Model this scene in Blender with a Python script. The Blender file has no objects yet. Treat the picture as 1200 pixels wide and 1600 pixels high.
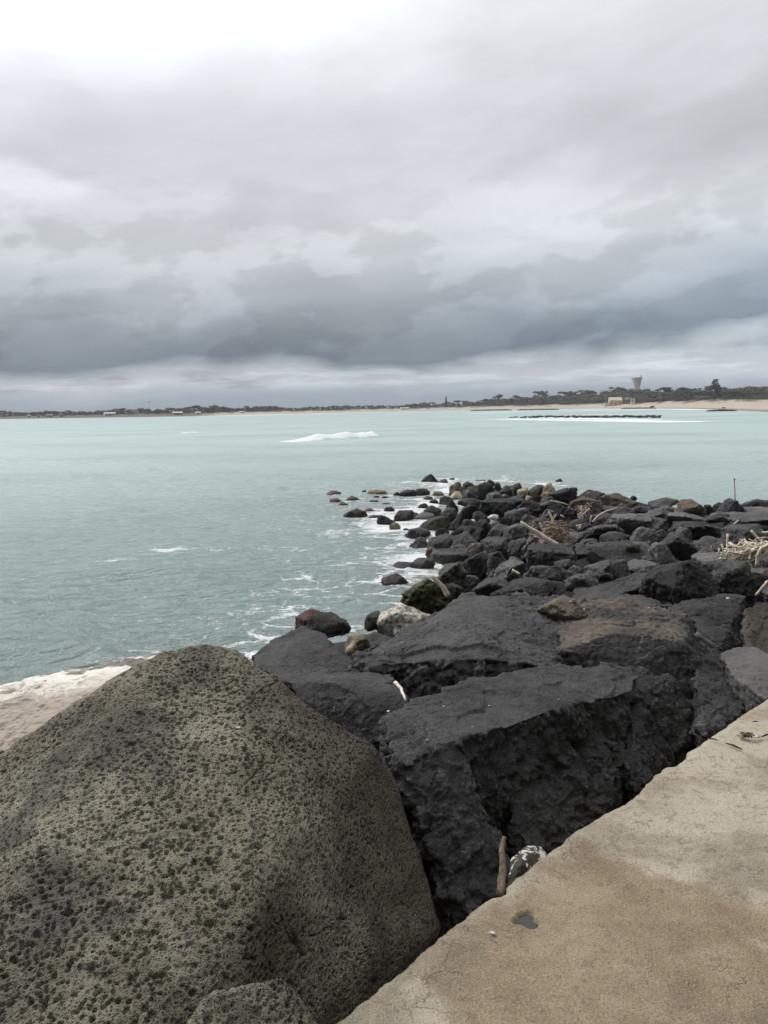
import bpy, bmesh, math, random
import numpy as np
from mathutils import Vector, Matrix

# ---------------------------------------------------------------- scene, camera, world, sun
SC = bpy.context.scene
COL = SC.collection
R = math.radians
FPX = 1220.0                      # focal length in pixels of the 1200x1600 photograph
CAM_H = 4.0                       # eye height above the water
PITCH = R(7.56)
ROLL = math.atan(0.0185)
HOR0, HORS = 649.1, 0.0185        # horizon row at column 0 and its slope

Fv = np.array([0, math.cos(PITCH), -math.sin(PITCH)])
WR = np.array([1.0, 0, 0])
WU = np.array([0, math.sin(PITCH), math.cos(PITCH)])
Rv = math.cos(ROLL)*WR - math.sin(ROLL)*WU
Uv = math.sin(ROLL)*WR + math.cos(ROLL)*WU
EYE = np.array([0, 0, CAM_H])

cam_d = bpy.data.cameras.new('camera')
cam = bpy.data.objects.new('camera', cam_d); COL.objects.link(cam)
cam_d.sensor_fit = 'VERTICAL'; cam_d.sensor_height = 36.0
cam_d.lens = 36.0*FPX/1600.0
cam_d.clip_start = 0.05; cam_d.clip_end = 6000
cam.matrix_world = Matrix(((Rv[0], Uv[0], -Fv[0], 0), (Rv[1], Uv[1], -Fv[1], 0),
                           (Rv[2], Uv[2], -Fv[2], CAM_H), (0, 0, 0, 1)))
SC.camera = cam
SC.view_settings.view_transform = 'Standard'
SC.view_settings.look = 'None'
SC.view_settings.exposure = 0.0
SC.view_settings.gamma = 1.0
SC.render.engine = 'CYCLES'
SC.cycles.max_bounces = 5
SC.cycles.diffuse_bounces = 3
SC.cycles.glossy_bounces = 2
SC.cycles.use_denoising = True

SUN_EL, SUN_AZ = R(46), R(-48)    # azimuth from +Y towards +X


class S:                          # a tiny expression wrapper around shader sockets
    def __init__(s, nt, o): s.nt = nt; s.o = o
    def _m(s, op, *a, clamp=False):
        n = s.nt.nodes.new('ShaderNodeMath'); n.operation = op; n.use_clamp = clamp
        for i, v in enumerate((s,)+a):
            if isinstance(v, S): s.nt.links.new(v.o, n.inputs[i])
            else: n.inputs[i].default_value = v
        return S(s.nt, n.outputs[0])
    def __add__(s, b): return s._m('ADD', b)
    __radd__ = __add__
    def __sub__(s, b): return s._m('SUBTRACT', b)
    def __rsub__(s, b): return (s*-1.0)+b
    def __mul__(s, b): return s._m('MULTIPLY', b)
    __rmul__ = __mul__
    def __truediv__(s, b): return s._m('DIVIDE', b)
    def max(s, b): return s._m('MAXIMUM', b)
    def min(s, b): return s._m('MINIMUM', b)
    def pow(s, b): return s._m('POWER', b)
    def sqrt(s): return s._m('SQRT')
    def exp(s): return s._m('EXPONENT')
    def abs(s): return s._m('ABSOLUTE')
    def clamp(s): return s._m('ADD', 0.0, clamp=True)
    def atan2(s, b): return s._m('ARCTAN2', b)
    def ss(s, a, b, lo=0.0, hi=1.0):              # smoothstep from a to b
        n = s.nt.nodes.new('ShaderNodeMapRange'); n.interpolation_type = 'SMOOTHSTEP'
        inv = a > b
        if inv: a, b, lo, hi = b, a, hi, lo
        n.inputs['From Min'].default_value = a; n.inputs['From Max'].default_value = b
        n.inputs['To Min'].default_value = lo; n.inputs['To Max'].default_value = hi
        s.nt.links.new(s.o, n.inputs[0]); return S(s.nt, n.outputs[0])


def setin(nt, sock, v):
    if isinstance(v, S): nt.links.new(v.o, sock)
    elif v is not None: sock.default_value = v


def vec(nt, x, y, z=0.0):
    n = nt.nodes.new('ShaderNodeCombineXYZ')
    for i, v in enumerate((x, y, z)): setin(nt, n.inputs[i], v)
    return S(nt, n.outputs[0])


def xyz(nt, v):
    n = nt.nodes.new('ShaderNodeSeparateXYZ'); nt.links.new(v.o, n.inputs[0])
    return [S(nt, o) for o in n.outputs]


def coord(nt, which='Object'):
    n = nt.nodes.new('ShaderNodeTexCoord'); return S(nt, n.outputs[which])


def position(nt):
    n = nt.nodes.new('ShaderNodeNewGeometry'); return S(nt, n.outputs['Position'])


def scalev(nt, v, sc, off=(0, 0, 0)):
    n = nt.nodes.new('ShaderNodeMapping'); nt.links.new(v.o, n.inputs[0])
    n.inputs['Scale'].default_value = sc if isinstance(sc, tuple) else (sc,)*3
    n.inputs['Location'].default_value = off
    return S(nt, n.outputs[0])


def noise(nt, v, scale=1.0, detail=4.0, rough=0.55, dist=0.0, color=False):
    n = nt.nodes.new('ShaderNodeTexNoise')
    nt.links.new(v.o, n.inputs['Vector'])
    n.inputs['Scale'].default_value = scale; n.inputs['Detail'].default_value = detail
    n.inputs['Roughness'].default_value = rough; n.inputs['Distortion'].default_value = dist
    return S(nt, n.outputs[1 if color else 0])


def voro(nt, v, scale=1.0, feature='F1', rand=1.0, out='Distance'):
    n = nt.nodes.new('ShaderNodeTexVoronoi'); n.feature = feature
    nt.links.new(v.o, n.inputs['Vector']); n.inputs['Scale'].default_value = scale
    n.inputs['Randomness'].default_value = rand
    return S(nt, n.outputs[out])


def vadd(nt, a, b, k=1.0):
    m = nt.nodes.new('ShaderNodeVectorMath'); m.operation = 'MULTIPLY_ADD'
    nt.links.new(b.o, m.inputs[0]); m.inputs[1].default_value = (k,)*3; nt.links.new(a.o, m.inputs[2])
    return S(nt, m.outputs[0])


def mixc(nt, f, a, b, mode='MIX'):
    n = nt.nodes.new('ShaderNodeMix'); n.data_type = 'RGBA'; n.blend_type = mode
    setin(nt, n.inputs[0], f)
    for sck, v in ((n.inputs[6], a), (n.inputs[7], b)):
        if isinstance(v, S): nt.links.new(v.o, sck)
        else: sck.default_value = tuple(v)+(1,) if len(v) == 3 else v
    return S(nt, n.outputs[2])


def ramp(nt, f, stops, interp='LINEAR'):
    n = nt.nodes.new('ShaderNodeValToRGB'); n.color_ramp.interpolation = interp
    e = n.color_ramp.elements
    while len(e) < len(stops): e.new(0.5)
    for q, (p, c) in zip(e, stops): q.position = p; q.color = tuple(c)+(1,)
    nt.links.new(f.o, n.inputs[0]); return S(nt, n.outputs[0])


def lin(r, g, b):
    f = lambda c: (c/255/12.92) if c <= 10 else ((c/255+0.055)/1.055)**2.4
    return (f(r), f(g), f(b))


def build_world():
    w = bpy.data.worlds.new('World'); SC.world = w; w.use_nodes = True
    nt = w.node_tree; nt.nodes.clear()
    d = coord(nt, 'Generated')
    x, y, z = xyz(nt, d)
    rr = (x*x + y*y).sqrt().max(0.001)
    v = (z/rr).min(3.0)                                   # tangent of the elevation
    u = x.atan2(y)                                        # azimuth, 0 straight ahead
    # rolling cloud field in a warped azimuth/elevation frame, flattening towards the horizon
    pers = (v.max(0.0)+0.10)
    px = x/rr/pers; py = y/rr/pers
    flat = vec(nt, px, py, 0.0)
    wn = noise(nt, vec(nt, u*2.2, v*5.0+u*-0.9, 3.1), 1.0, 3.0, 0.5)
    wn2 = noise(nt, vec(nt, u*7.0, v*22.0, 9.7), 1.0, 5.0, 0.55)
    wn3 = noise(nt, vec(nt, u*4.5+(v*2.0), v*15.0+(u*-4.2), 1.7), 1.0, 5.0, 0.55)
    fine = noise(nt, flat, 0.75, 6.0, 0.55, 0.3)
    # puffy sides of the cumulus rows, ridged lumps
    puff = noise(nt, vec(nt, u*15.0, v*30.0, 5.0), 1.0, 6.0, 0.6, 0.1)
    vv = v + (wn-0.5)*0.10 + (wn2-0.5)*0.045 + (u.max(0.0))*-0.10*v.ss(0.02, 0.14)
    vv = vv.max(v.min(0.033)).max(0.0)
    body = ramp(nt, vv*2.0, [
        (0.00, lin(138, 154, 167)), (0.035, lin(152, 166, 177)), (0.070, lin(200, 206, 212)),
        (0.095, lin(178, 186, 192)), (0.125, lin(114, 126, 138)), (0.19, lin(137, 146, 155)),
        (0.255, lin(166, 173, 180)), (0.36, lin(203, 208, 212)), (0.50, lin(214, 216, 221)),
        (0.72, lin(222, 224, 229)), (0.86, lin(232, 234, 238)), (1.0, lin(238, 240, 244))])
    # long soft diagonal rolls
    roll_ = wn3.ss(0.30, 0.72, -1.0, 1.0)
    k = (fine-0.5)*0.16 + roll_*0.045 + (puff-0.5)*0.30*v.ss(0.20, 0.05)*v.ss(0.0, 0.03)
    k = k*v.ss(-0.01, 0.07, 0.35, 1.0)
    gain = (k+1.0).max(0.2)
    # brighter openings by azimuth and elevation; the strongest, out of view, is added light
    def spot(au, av, su, sv, amp):
        du = (u+(wn2-0.5)*0.30-au)/su; dv = (v+(wn-0.5)*0.10+(wn2-0.5)*0.07-av)/sv
        return (((du*du+dv*dv)*-1.0).exp()*2.2).ss(0.10, 1.6)*amp
    sp = spot(-0.42, 0.50, 0.36, 0.105, 0.70) + spot(-0.42, 0.42, 0.5, 0.12, 0.12) + spot(-0.50, 0.245, 0.13, 0.030, 0.26) \
        + spot(0.46, 0.12, 0.16, 0.06, 0.20) + spot(-1.25, 0.75, 0.75, 0.50, 1.5) + spot(0.30, 0.235, 0.30, 0.030, 0.10) + spot(-0.27, 0.13, 0.20, 0.020, 0.13) \
        + spot(0.50, 0.045, 0.26, 0.035, 0.12) + spot(-0.47, 0.35, 0.13, 0.06, -0.09) + spot(0.05, 0.078, 0.42, 0.022, -0.10) \
        + spot(0.34, 0.42, 0.35, 0.05, -0.04)
    # broken scraps of dark cloud low over the land on the left
    scr = noise(nt, vec(nt, u*9.0, v*60.0, 2.2), 1.0, 5.0, 0.6)
    scraps = scr.ss(0.52, 0.64)*v.ss(0.020, 0.032)*v.ss(0.052, 0.04)*u.ss(0.0, -0.2)
    brk = noise(nt, vec(nt, u*8.0, v*75.0, 6.6), 1.0, 5.0, 0.6).ss(0.47, 0.60)*v.ss(0.018, 0.032)*v.ss(0.068, 0.048)
    gain = gain + sp - scraps*0.28 + brk*0.26
    up = v.ss(0.5, 1.4)
    back = (y.ss(0.35, -0.35)*x.ss(-0.95, -0.5)).max(u.ss(0.60, 1.2))*v.ss(2.2, 0.9)  # out of view: sky dimmed behind and right, brightened overhead, to shape the light
    gain = gain*(1.0-back*0.95)
    g = xyz(nt, body)
    bill = noise(nt, vec(nt, u*8.5, v*17.0+u*-2.0, 7.7), 1.0, 5.0, 0.55, 0.1)
    gain = gain + (bill.ss(0.45, 0.54)-0.5)*0.20*v.ss(0.035, 0.07)*v.ss(0.34, 0.16)
    bil2 = noise(nt, vec(nt, u*4.2+v*1.5, v*7.0+u*-1.8, 4.4), 1.0, 4.0, 0.5, 0.2)
    gain = gain + (bil2.ss(0.36, 0.64)-0.5)*0.15*v.ss(0.12, 0.24)
    gain = gain + u.ss(-0.08, 0.36)*v.ss(0.34, 0.14)*v.ss(0.03, 0.10)*0.33 - u.ss(0.05, 0.40)*v.ss(0.16, 0.22)*v.ss(0.40, 0.26)*0.10
    gr = vec(nt, g[0]*gain + up*0.75, g[1]*gain + up*0.75, g[2]*gain + up*0.75)
    # far below the horizon only the sea sees it
    bgc = nt.nodes.new('ShaderNodeBackground'); nt.links.new(gr.o, bgc.inputs[0]); bgc.inputs[1].default_value = 1.0
    sky = nt.nodes.new('ShaderNodeTexSky'); sky.sky_type = 'NISHITA'; sky.sun_disc = False
    sky.sun_elevation = SUN_EL; sky.sun_rotation = SUN_AZ
    bgs = nt.nodes.new('ShaderNodeBackground'); nt.links.new(sky.outputs[0], bgs.inputs[0]); bgs.inputs[1].default_value = 0.08
    mx = nt.nodes.new('ShaderNodeMixShader'); mx.inputs[0].default_value = 0.06
    nt.links.new(bgc.outputs[0], mx.inputs[1]); nt.links.new(bgs.outputs[0], mx.inputs[2])
    out = nt.nodes.new('ShaderNodeOutputWorld'); nt.links.new(mx.outputs[0], out.inputs[0])


build_world()
sl = bpy.data.lights.new('sun', 'SUN'); sl.energy = 1.5; sl.angle = R(11); sl.color = (1.0, 0.965, 0.92)
sun = bpy.data.objects.new('sun', sl); COL.objects.link(sun)
_sd = Vector((math.sin(SUN_AZ)*math.cos(SUN_EL), math.cos(SUN_AZ)*math.cos(SUN_EL), math.sin(SUN_EL)))
sun.rotation_euler = _sd.to_track_quat('Z', 'Y').to_euler()

# ---------------------------------------------------------------- pixel <-> world
def ray(px, py):
    d = Fv*FPX + Rv*(px-600) - Uv*(py-800)
    return d/np.linalg.norm(d)
def pz(px, py, z=0.0):            # where the sight line through a pixel meets a level
    d = ray(px, py); t = (z-CAM_H)/d[2]
    return EYE + d*t
def pd(px, py, dist):             # the point on the sight line at a distance ahead (world y)
    d = ray(px, py); return EYE + d*(dist/d[1])
def proj(P):
    q = np.asarray(P)-EYE
    f = q@Fv
    return 600+FPX*(q@Rv)/f, 800-FPX*(q@Uv)/f, f

# ---------------------------------------------------------------- numpy noise
def _h(ix, iy, iz, k):
    h = (ix.astype(np.int64)*374761393 + iy.astype(np.int64)*668265263 + iz.astype(np.int64)*2147483647 + k*974634777) & 0xffffffff
    h = ((h ^ (h >> 13))*1274126177) & 0xffffffff
    h = ((h ^ (h >> 16))*2246822519) & 0xffffffff
    return ((h ^ (h >> 15)) & 0xffffff)/float(0xffffff)
def vnoise(p, k=0):               # value noise, -1..1
    i = np.floor(p).astype(np.int64); f = p-i; f = f*f*f*(f*(f*6-15)+10)
    x, y, z = i[:, 0], i[:, 1], i[:, 2]; u, v, w = f[:, 0], f[:, 1], f[:, 2]
    r = 0
    for a in (0, 1):
        for b in (0, 1):
            for c in (0, 1):
                r = r + _h(x+a, y+b, z+c, k)*(u if a else 1-u)*(v if b else 1-v)*(w if c else 1-w)
    return r*2-1
def fbm(p, oct=4, k=0, gain=0.5, lac=2.03):
    a, s, r = 1.0, 0.0, 0
    for o in range(oct):
        r = r + a*vnoise(p+17.3*o, k+o); s += a; a *= gain; p = p*lac
    return r/s
def worley(p, k=0, second=False):
    """distance to nearest cell point; with second: also the second nearest and the cell's random values"""
    i = np.floor(p).astype(np.int64)
    d1 = np.full(len(p), 9.0); d2 = np.full(len(p), 9.0)
    rid = np.zeros(len(p)); off = np.zeros((len(p), 3))
    for a in (-1, 0, 1):
        for b in (-1, 0, 1):
            for c in (-1, 0, 1):
                x, y, z = i[:, 0]+a, i[:, 1]+b, i[:, 2]+c
                q = np.stack([x+_h(x, y, z, k), y+_h(x, y, z, k+1), z+_h(x, y, z, k+2)], 1)
                dv = p-q; d = np.sqrt((dv*dv).sum(1))
                m = d < d1
                d2 = np.where(m, d1, np.minimum(d2, d))
                d1 = np.where(m, d, d1)
                rid = np.where(m, _h(x, y, z, k+3), rid)
                if second: off[m] = dv[m]
    return (d1, d2, rid, off) if second else (d1, d2, rid)
def sstep(x, a, b):
    t = np.clip((x-a)/(b-a), 0, 1); return t*t*(3-2*t)

# ---------------------------------------------------------------- object helpers
def mesh_np(name, V, F, mats=(), smooth=True, fm=None):
    me = bpy.data.meshes.new(name)
    V = np.asarray(V, dtype=np.float32)
    if isinstance(F, np.ndarray):
        n, k = F.shape
        me.vertices.add(len(V)); me.vertices.foreach_set('co', V.ravel())
        me.loops.add(n*k); me.loops.foreach_set('vertex_index', F.astype(np.int32).ravel())
        me.polygons.add(n); me.polygons.foreach_set('loop_start', np.arange(0, n*k, k, dtype=np.int32))
        try: me.polygons.foreach_set('loop_total', np.full(n, k, dtype=np.int32))
        except Exception: pass
        me.update(calc_edges=True); me.validate()
    else:
        me.from_pydata([tuple(v) for v in V], [], [tuple(f) for f in F])
    for m in mats: me.materials.append(m)
    if smooth: me.polygons.foreach_set('use_smooth', [True]*len(me.polygons))
    if fm is not None: me.polygons.foreach_set('material_index', np.asarray(fm, dtype=np.int32))
    me.update()
    return me
def tag(o, label=None, cat=None, group=None, kind=None):
    if label: o['label'] = label
    if cat: o['category'] = cat
    if group: o['group'] = group
    if kind: o['kind'] = kind
    return o
def link(name, me, loc=(0, 0, 0), parent=None):
    o = bpy.data.objects.new(name, me); COL.objects.link(o); o.location = loc
    if parent: o.parent = parent
    return o
def empty(name, loc):
    o = bpy.data.objects.new(name, None); COL.objects.link(o); o.location = loc; o.empty_display_size = 0.2
    return o
def hull(pts):
    bm = bmesh.new()
    for p in pts: bm.verts.new(Vector(p))
    r = bmesh.ops.convex_hull(bm, input=bm.verts)
    junk = [g for g in r['geom_interior'] if isinstance(g, bmesh.types.BMVert)]
    if junk: bmesh.ops.delete(bm, geom=junk, context='VERTS')
    bmesh.ops.delete(bm, geom=[v for v in bm.verts if not v.link_faces], context='VERTS')
    bmesh.ops.recalc_face_normals(bm, faces=bm.faces)
    return bm
def get_np(me):
    V = np.empty(len(me.vertices)*3, dtype=np.float32); me.vertices.foreach_get('co', V)
    N = np.empty(len(me.vertices)*3, dtype=np.float32); me.vertices.foreach_get('normal', N)
    return V.reshape(-1, 3).astype(np.float64), N.reshape(-1, 3).astype(np.float64)
def solid(ptsets, voxel, smooth, sub=0):
    """closed even mesh from one or more convex point sets"""
    bm = bmesh.new()
    for pts in ptsets:
        b = hull(pts); t = bpy.data.meshes.new('tmp'); b.to_mesh(t); b.free(); bm.from_mesh(t); bpy.data.meshes.remove(t)
    me = bpy.data.meshes.new('tmp'); bm.to_mesh(me); bm.free()
    o = bpy.data.objects.new('tmp', me); COL.objects.link(o)
    m = o.modifiers.new('r', 'REMESH'); m.mode = 'VOXEL'; m.voxel_size = voxel
    if smooth:
        s = o.modifiers.new('s', 'SMOOTH'); s.factor = 0.5; s.iterations = smooth
    if sub:
        q = o.modifiers.new('u', 'SUBSURF'); q.levels = sub; q.render_levels = sub
    dg = bpy.context.evaluated_depsgraph_get(); dg.update()
    ev = o.evaluated_get(dg); res = bpy.data.meshes.new_from_object(ev)
    bpy.data.objects.remove(o); bpy.data.meshes.remove(me)
    return res
def set_np(me, V):
    me.vertices.foreach_set('co', V.astype(np.float32).ravel()); me.update()
    me.polygons.foreach_set('use_smooth', [True]*len(me.polygons)); me.update()

def rockify(me, size, seed, rough=1.0, layer=0.0):
    """weathered basalt: worn flat faces, crumbly broken sides, ledges and cracks"""
    V, N = get_np(me)
    p = V/size + seed*7.13
    side = sstep(1-np.abs(N[:, 2]), 0.15, 0.6)*0.8 + 0.2*sstep(fbm(p*2.2, 2, seed+5), -0.2, 0.4)
    d = fbm(p*1.5, 3, seed)*0.040
    wq = p+np.stack([fbm(p*3, 3, seed+61), fbm(p*3+4, 3, seed+62), fbm(p*3+8, 3, seed+63)], 1)*0.16
    _, _, rid, off = worley(wq*2.6, seed+3, True)
    facet = off[:, 0]*(rid-0.5)+off[:, 1]*(((rid*7.3) % 1)-0.5)+off[:, 2]*(((rid*13.7) % 1)-0.5)
    d += facet*0.060*rough*(0.35+0.65*side)
    d1, _, r2 = worley(wq*8.0, seed+9)
    if size < 1.3: d3, _, r3 = worley(wq*17.0, seed+10); d += (r3-0.5)*0.014*rough*(0.2+side)
    d += (r2-0.5)*0.026*rough*(0.15+side)
    med = fbm(p*6.0, 5, seed+11, 0.6); d += med*0.030*(0.30+side)
    q = fbm(p*2.1+1.7, 4, seed+15)*4.0; fr = q-np.floor(q)
    d += (sstep(fr, 0.42, 0.58)-fr)*(0.014 if size < 0.55 else 0.0)*rough
    if layer:
        q = (V[:, 2]/size + 0.25*V[:, 0]/size + fbm(p*2, 2, seed+31)*0.12)*6.0; fr = q-np.floor(q)
        d += (np.abs(fr-0.5)-0.25)*0.06*layer*(0.2+side)
    d = d*size
    if size > 0.55:                                       # close rocks carry crumbs of real size
        w = np.stack([fbm(V*9, 2, seed+71), fbm(V*9+3, 2, seed+72), fbm(V*9+6, 2, seed+73)], 1)*0.05
        d1, d2, r2 = worley((V+w)*13.0, seed+41)
        d += ((r2-0.5)*0.022+(0.5-d1)*0.014)*side*rough
        d1, d2, r2 = worley((V+w)*np.array([9.0, 15.0, 26.0]), seed+51)
        d += ((r2-0.5)*0.014-np.exp(-((d2-d1)/0.05)**2)*0.010)*sstep(fbm(V*1.7, 3, seed+52), -0.15, 0.25)
        d1, d2, r2 = worley((V+w*0.5)*30.0, seed+43)
        d += ((r2-0.5)*0.009+(0.5-d1)*0.009)*(0.22+side)*rough
        d += fbm(V*26, 4, seed+45, 0.6)*0.011*(0.35+side)
        cr = fbm(V*3.1+fbm(V*11, 3, seed+47)[:, None]*0.25, 2, seed+46)
        d -= np.exp(-(cr/0.012)**2)*0.016*sstep(fbm(V*1.3, 2, seed+48), -0.05, 0.15)
    set_np(me, V + N*d[:, None])
    return me

# ---------------------------------------------------------------- materials
def newmat(name):
    m = bpy.data.materials.new(name); m.use_nodes = True
    nt = m.node_tree; nt.nodes.clear()
    b = nt.nodes.new('ShaderNodeBsdfPrincipled'); o = nt.nodes.new('ShaderNodeOutputMaterial')
    nt.links.new(b.outputs[0], o.inputs[0])
    return m, nt, b
def bump(nt, b, h, strength=0.5, dist=0.02, normal=None):
    n = nt.nodes.new('ShaderNodeBump'); n.inputs['Strength'].default_value = strength
    n.inputs['Distance'].default_value = dist; nt.links.new(h.o, n.inputs['Height'])
    if normal is not None: nt.links.new(normal.o, n.inputs['Normal'])
    if b is not None: nt.links.new(n.outputs[0], b.inputs['Normal'])
    return S(nt, n.outputs[0])

def rock_mat(name, dark, light, accent=None, acc=(0.55, 0.7), accscale=3.0, scale=1.0, rough=0.82, bmp=0.012, pits=0.5, specks=0.0):
    m, nt, b = newmat(name)
    P = position(nt); oi = nt.nodes.new('ShaderNodeObjectInfo'); rnd = S(nt, oi.outputs['Random'])
    n1 = noise(nt, P, 1.7*scale, 5, 0.6); n2 = noise(nt, P, 14*scale, 6, 0.65); n3 = noise(nt, P, 70*scale, 4, 0.7)
    f = (n1.ss(0.3, 0.7)*0.45 + n2.ss(0.3, 0.72)*0.30 + n3.ss(0.3, 0.7)*0.40 - 0.02 + (rnd-0.5)*0.55).clamp()
    c = mixc(nt, f, dark, light)
    if accent:
        a = noise(nt, scalev(nt, P, 1.0, (3.1, 7.7, 1.2)), accscale*scale, 6, 0.62, 0.6)
        c = mixc(nt, a.ss(*acc), c, accent)
    pt = nt.nodes.new('ShaderNodeNewGeometry'); wear = S(nt, pt.outputs['Pointiness']).ss(0.515, 0.60)*n2.ss(0.35, 0.6)
    c = mixc(nt, wear*0.55, c, tuple(min(1.0, q*1.9+0.01) for q in light))
    if specks:
        sp = voro(nt, P, 42*scale); c = mixc(nt, sp.ss(0.16, 0.08)*noise(nt, P, 3.0, 3).ss(0.5, 0.6)*specks, c, (0.55, 0.54, 0.5))
    nt.links.new(c.o, b.inputs['Base Color'])
    b.inputs['Roughness'].default_value = rough; b.inputs['Specular IOR Level'].default_value = 0.3
    v1 = voro(nt, P, 60*scale); n4 = noise(nt, P, 38*scale, 6, 0.75); h = n2*0.8 + n4*0.8 + n3*0.7 + v1.ss(0.0, 0.45)*0.45*pits
    v2 = voro(nt, P, 17*scale, 'DISTANCE_TO_EDGE'); h = h + v2.ss(0.0, 0.05)*0.12*pits
    bump(nt, b, h, 0.85, bmp)
    return m

M = {}
M['basalt'] = rock_mat('basalt', (0.012, 0.0118, 0.0118), (0.140, 0.137, 0.134), scale=1.3, bmp=0.040, specks=0.8)
M['basalt_mid'] = rock_mat('basalt_mid', (0.030, 0.0295, 0.030), (0.165, 0.162, 0.160), scale=1.2, bmp=0.022)
M['basalt_grey'] = rock_mat('basalt_grey', (0.048, 0.047, 0.046), (0.155, 0.15, 0.145), (0.18, 0.17, 0.155), scale=1.2, bmp=0.012, pits=0.3)
M['basalt_black'] = rock_mat('basalt_black', (0.009, 0.009, 0.009), (0.040, 0.039, 0.038), scale=1.3, rough=0.62, bmp=0.026)
M['basalt_brown'] = rock_mat('basalt_brown', (0.045, 0.036, 0.029), (0.15, 0.12, 0.092), (0.19, 0.15, 0.11), scale=1.3)
M['rust'] = rock_mat('rust', (0.028, 0.018, 0.015), (0.085, 0.042, 0.030), (0.12, 0.045, 0.028), (0.5, 0.66), scale=2.0, rough=0.6)
M['ochre'] = rock_mat('ochre', (0.07, 0.055, 0.04), (0.26, 0.21, 0.14), (0.42, 0.36, 0.25), (0.5, 0.68), scale=2.0)
M['tan'] = rock_mat('tan', (0.20, 0.155, 0.10), (0.48, 0.40, 0.28), (0.62, 0.56, 0.45), (0.52, 0.7), scale=1.6)
M['pale'] = rock_mat('pale', (0.36, 0.34, 0.30), (0.68, 0.66, 0.60), (0.30, 0.23, 0.15), (0.56, 0.7), scale=2.0)
M['moss'] = rock_mat('moss', (0.014, 0.017, 0.009), (0.055, 0.062, 0.020), (0.16, 0.19, 0.06), (0.54, 0.70), 5.0, scale=1.3, rough=0.6)
M['mossgrey'] = rock_mat('mossgrey', (0.025, 0.026, 0.020), (0.085, 0.082, 0.068), (0.095, 0.105, 0.045), (0.5, 0.7), 2.0, scale=1.2)
M['barnacle'] = rock_mat('barnacle', (0.10, 0.085, 0.06), (0.45, 0.42, 0.34), (0.74, 0.72, 0.62), (0.45, 0.6), 6.0, scale=2.0, pits=1.0)
def brown_top_mat():
    m = rock_mat('brown_top', (0.016, 0.0155, 0.015), (0.060, 0.058, 0.056), scale=1.3, bmp=0.014)
    nt = m.node_tree; b = [n for n in nt.nodes if n.type == 'BSDF_PRINCIPLED'][0]
    g = nt.nodes.new('ShaderNodeNewGeometry'); P_ = S(nt, g.outputs['Position'])
    nz = xyz(nt, S(nt, g.outputs['Normal']))[2]
    old = S(nt, b.inputs['Base Color'].links[0].from_socket)
    f = (nz + (noise(nt, P_, 5, 5, 0.6)-0.5)*0.3).ss(0.86, 0.95)*noise(nt, P_, 1.1, 2).ss(0.30, 0.44)
    soil = mixc(nt, noise(nt, P_, 9, 5, 0.65).ss(0.3, 0.7), (0.075, 0.062, 0.050), (0.165, 0.135, 0.105))
    nt.links.new(mixc(nt, f, old, soil).o, b.inputs['Base Color'])
    return m
M['brown_top'] = brown_top_mat()
M['basalt_brown2'] = rock_mat('basalt_brown_dark', (0.030, 0.026, 0.022), (0.085, 0.072, 0.058), scale=1.3)
M['guano'] = rock_mat('guano', (0.03, 0.028, 0.022), (0.10, 0.09, 0.07), (0.72, 0.69, 0.62), (0.50, 0.54), 3.0, scale=5.0, bmp=0.004)
def slab_mat():
    m, nt, b = newmat('pale_slab'); P_ = position(nt)
    q = scalev(nt, P_, (1.6, 9.0, 12.0)); n = noise(nt, q, 1.0, 6, 0.6, 0.6); f = noise(nt, scalev(nt, P_, (6, 40, 50)), 1.0, 5, 0.65)
    c = ramp(nt, (n*0.6+f*0.4), [(0.30, (0.10, 0.075, 0.05)), (0.38, (0.34, 0.27, 0.19)), (0.43, (0.60, 0.54, 0.44)), (0.50, (0.76, 0.72, 0.64)), (0.8, (0.82, 0.79, 0.72))])
    nz = xyz(nt, P_)[2]
    st = noise(nt, scalev(nt, P_, (1.2, 2.5, 5.0), (4, 4, 4)), 1.0, 5, 0.65, 0.7)
    ny = xyz(nt, P_)[1]; lo = (ny + (st-0.5)*0.7).ss(4.66, 4.30)  # lit far ridge and brown shading of the near side, put into the colour
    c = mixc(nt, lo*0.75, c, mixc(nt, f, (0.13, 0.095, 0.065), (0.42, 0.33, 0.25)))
    c = mixc(nt, st.ss(0.53, 0.60)*0.85, c, (0.085, 0.066, 0.05))
    gr = noise(nt, scalev(nt, P_, (0.9, 7.0, 9.0), (2, 8, 1)), 1.0, 6, 0.7, 0.9); c = mixc(nt, gr.ss(0.58, 0.66)*0.7, c, (0.14, 0.10, 0.07))
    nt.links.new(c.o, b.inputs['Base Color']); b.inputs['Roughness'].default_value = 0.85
    bump(nt, b, n*0.8+f, 0.8, 0.02); return m
M['pale_slab'] = slab_mat()
M['mottled'] = rock_mat('mottled', (0.015, 0.014, 0.012), (0.06, 0.052, 0.042), (0.30, 0.25, 0.17), (0.60, 0.70), 4.0, scale=1.5)

# ---------------------------------------------------------------- foreground rocks
def big_rock(name, sets, mat, seed, voxel, smooth, rough, label, cat='boulder', layer=0.0, size=None, sub=0, zcut=None):
    me = solid(sets, voxel, smooth, sub)
    V, _ = get_np(me); ext = V.max(0)-V.min(0)
    rockify(me, size or float(ext.mean()), seed, rough, layer)
    c = V.mean(0); c[2] = V[:, 2].min()
    V, _ = get_np(me); V -= c; set_np(me, V)
    me.materials.clear(); me.materials.append(M[mat])
    o = link(name, me, tuple(c)); tag(o, label, cat)
    return o

def P(x, y, d): return pd(x, y, d)
def G(x, y, d, z):                 # below pixel column x at distance d, at level z
    p = pd(x, y, d); return np.array([p[0], p[1], z])

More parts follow.
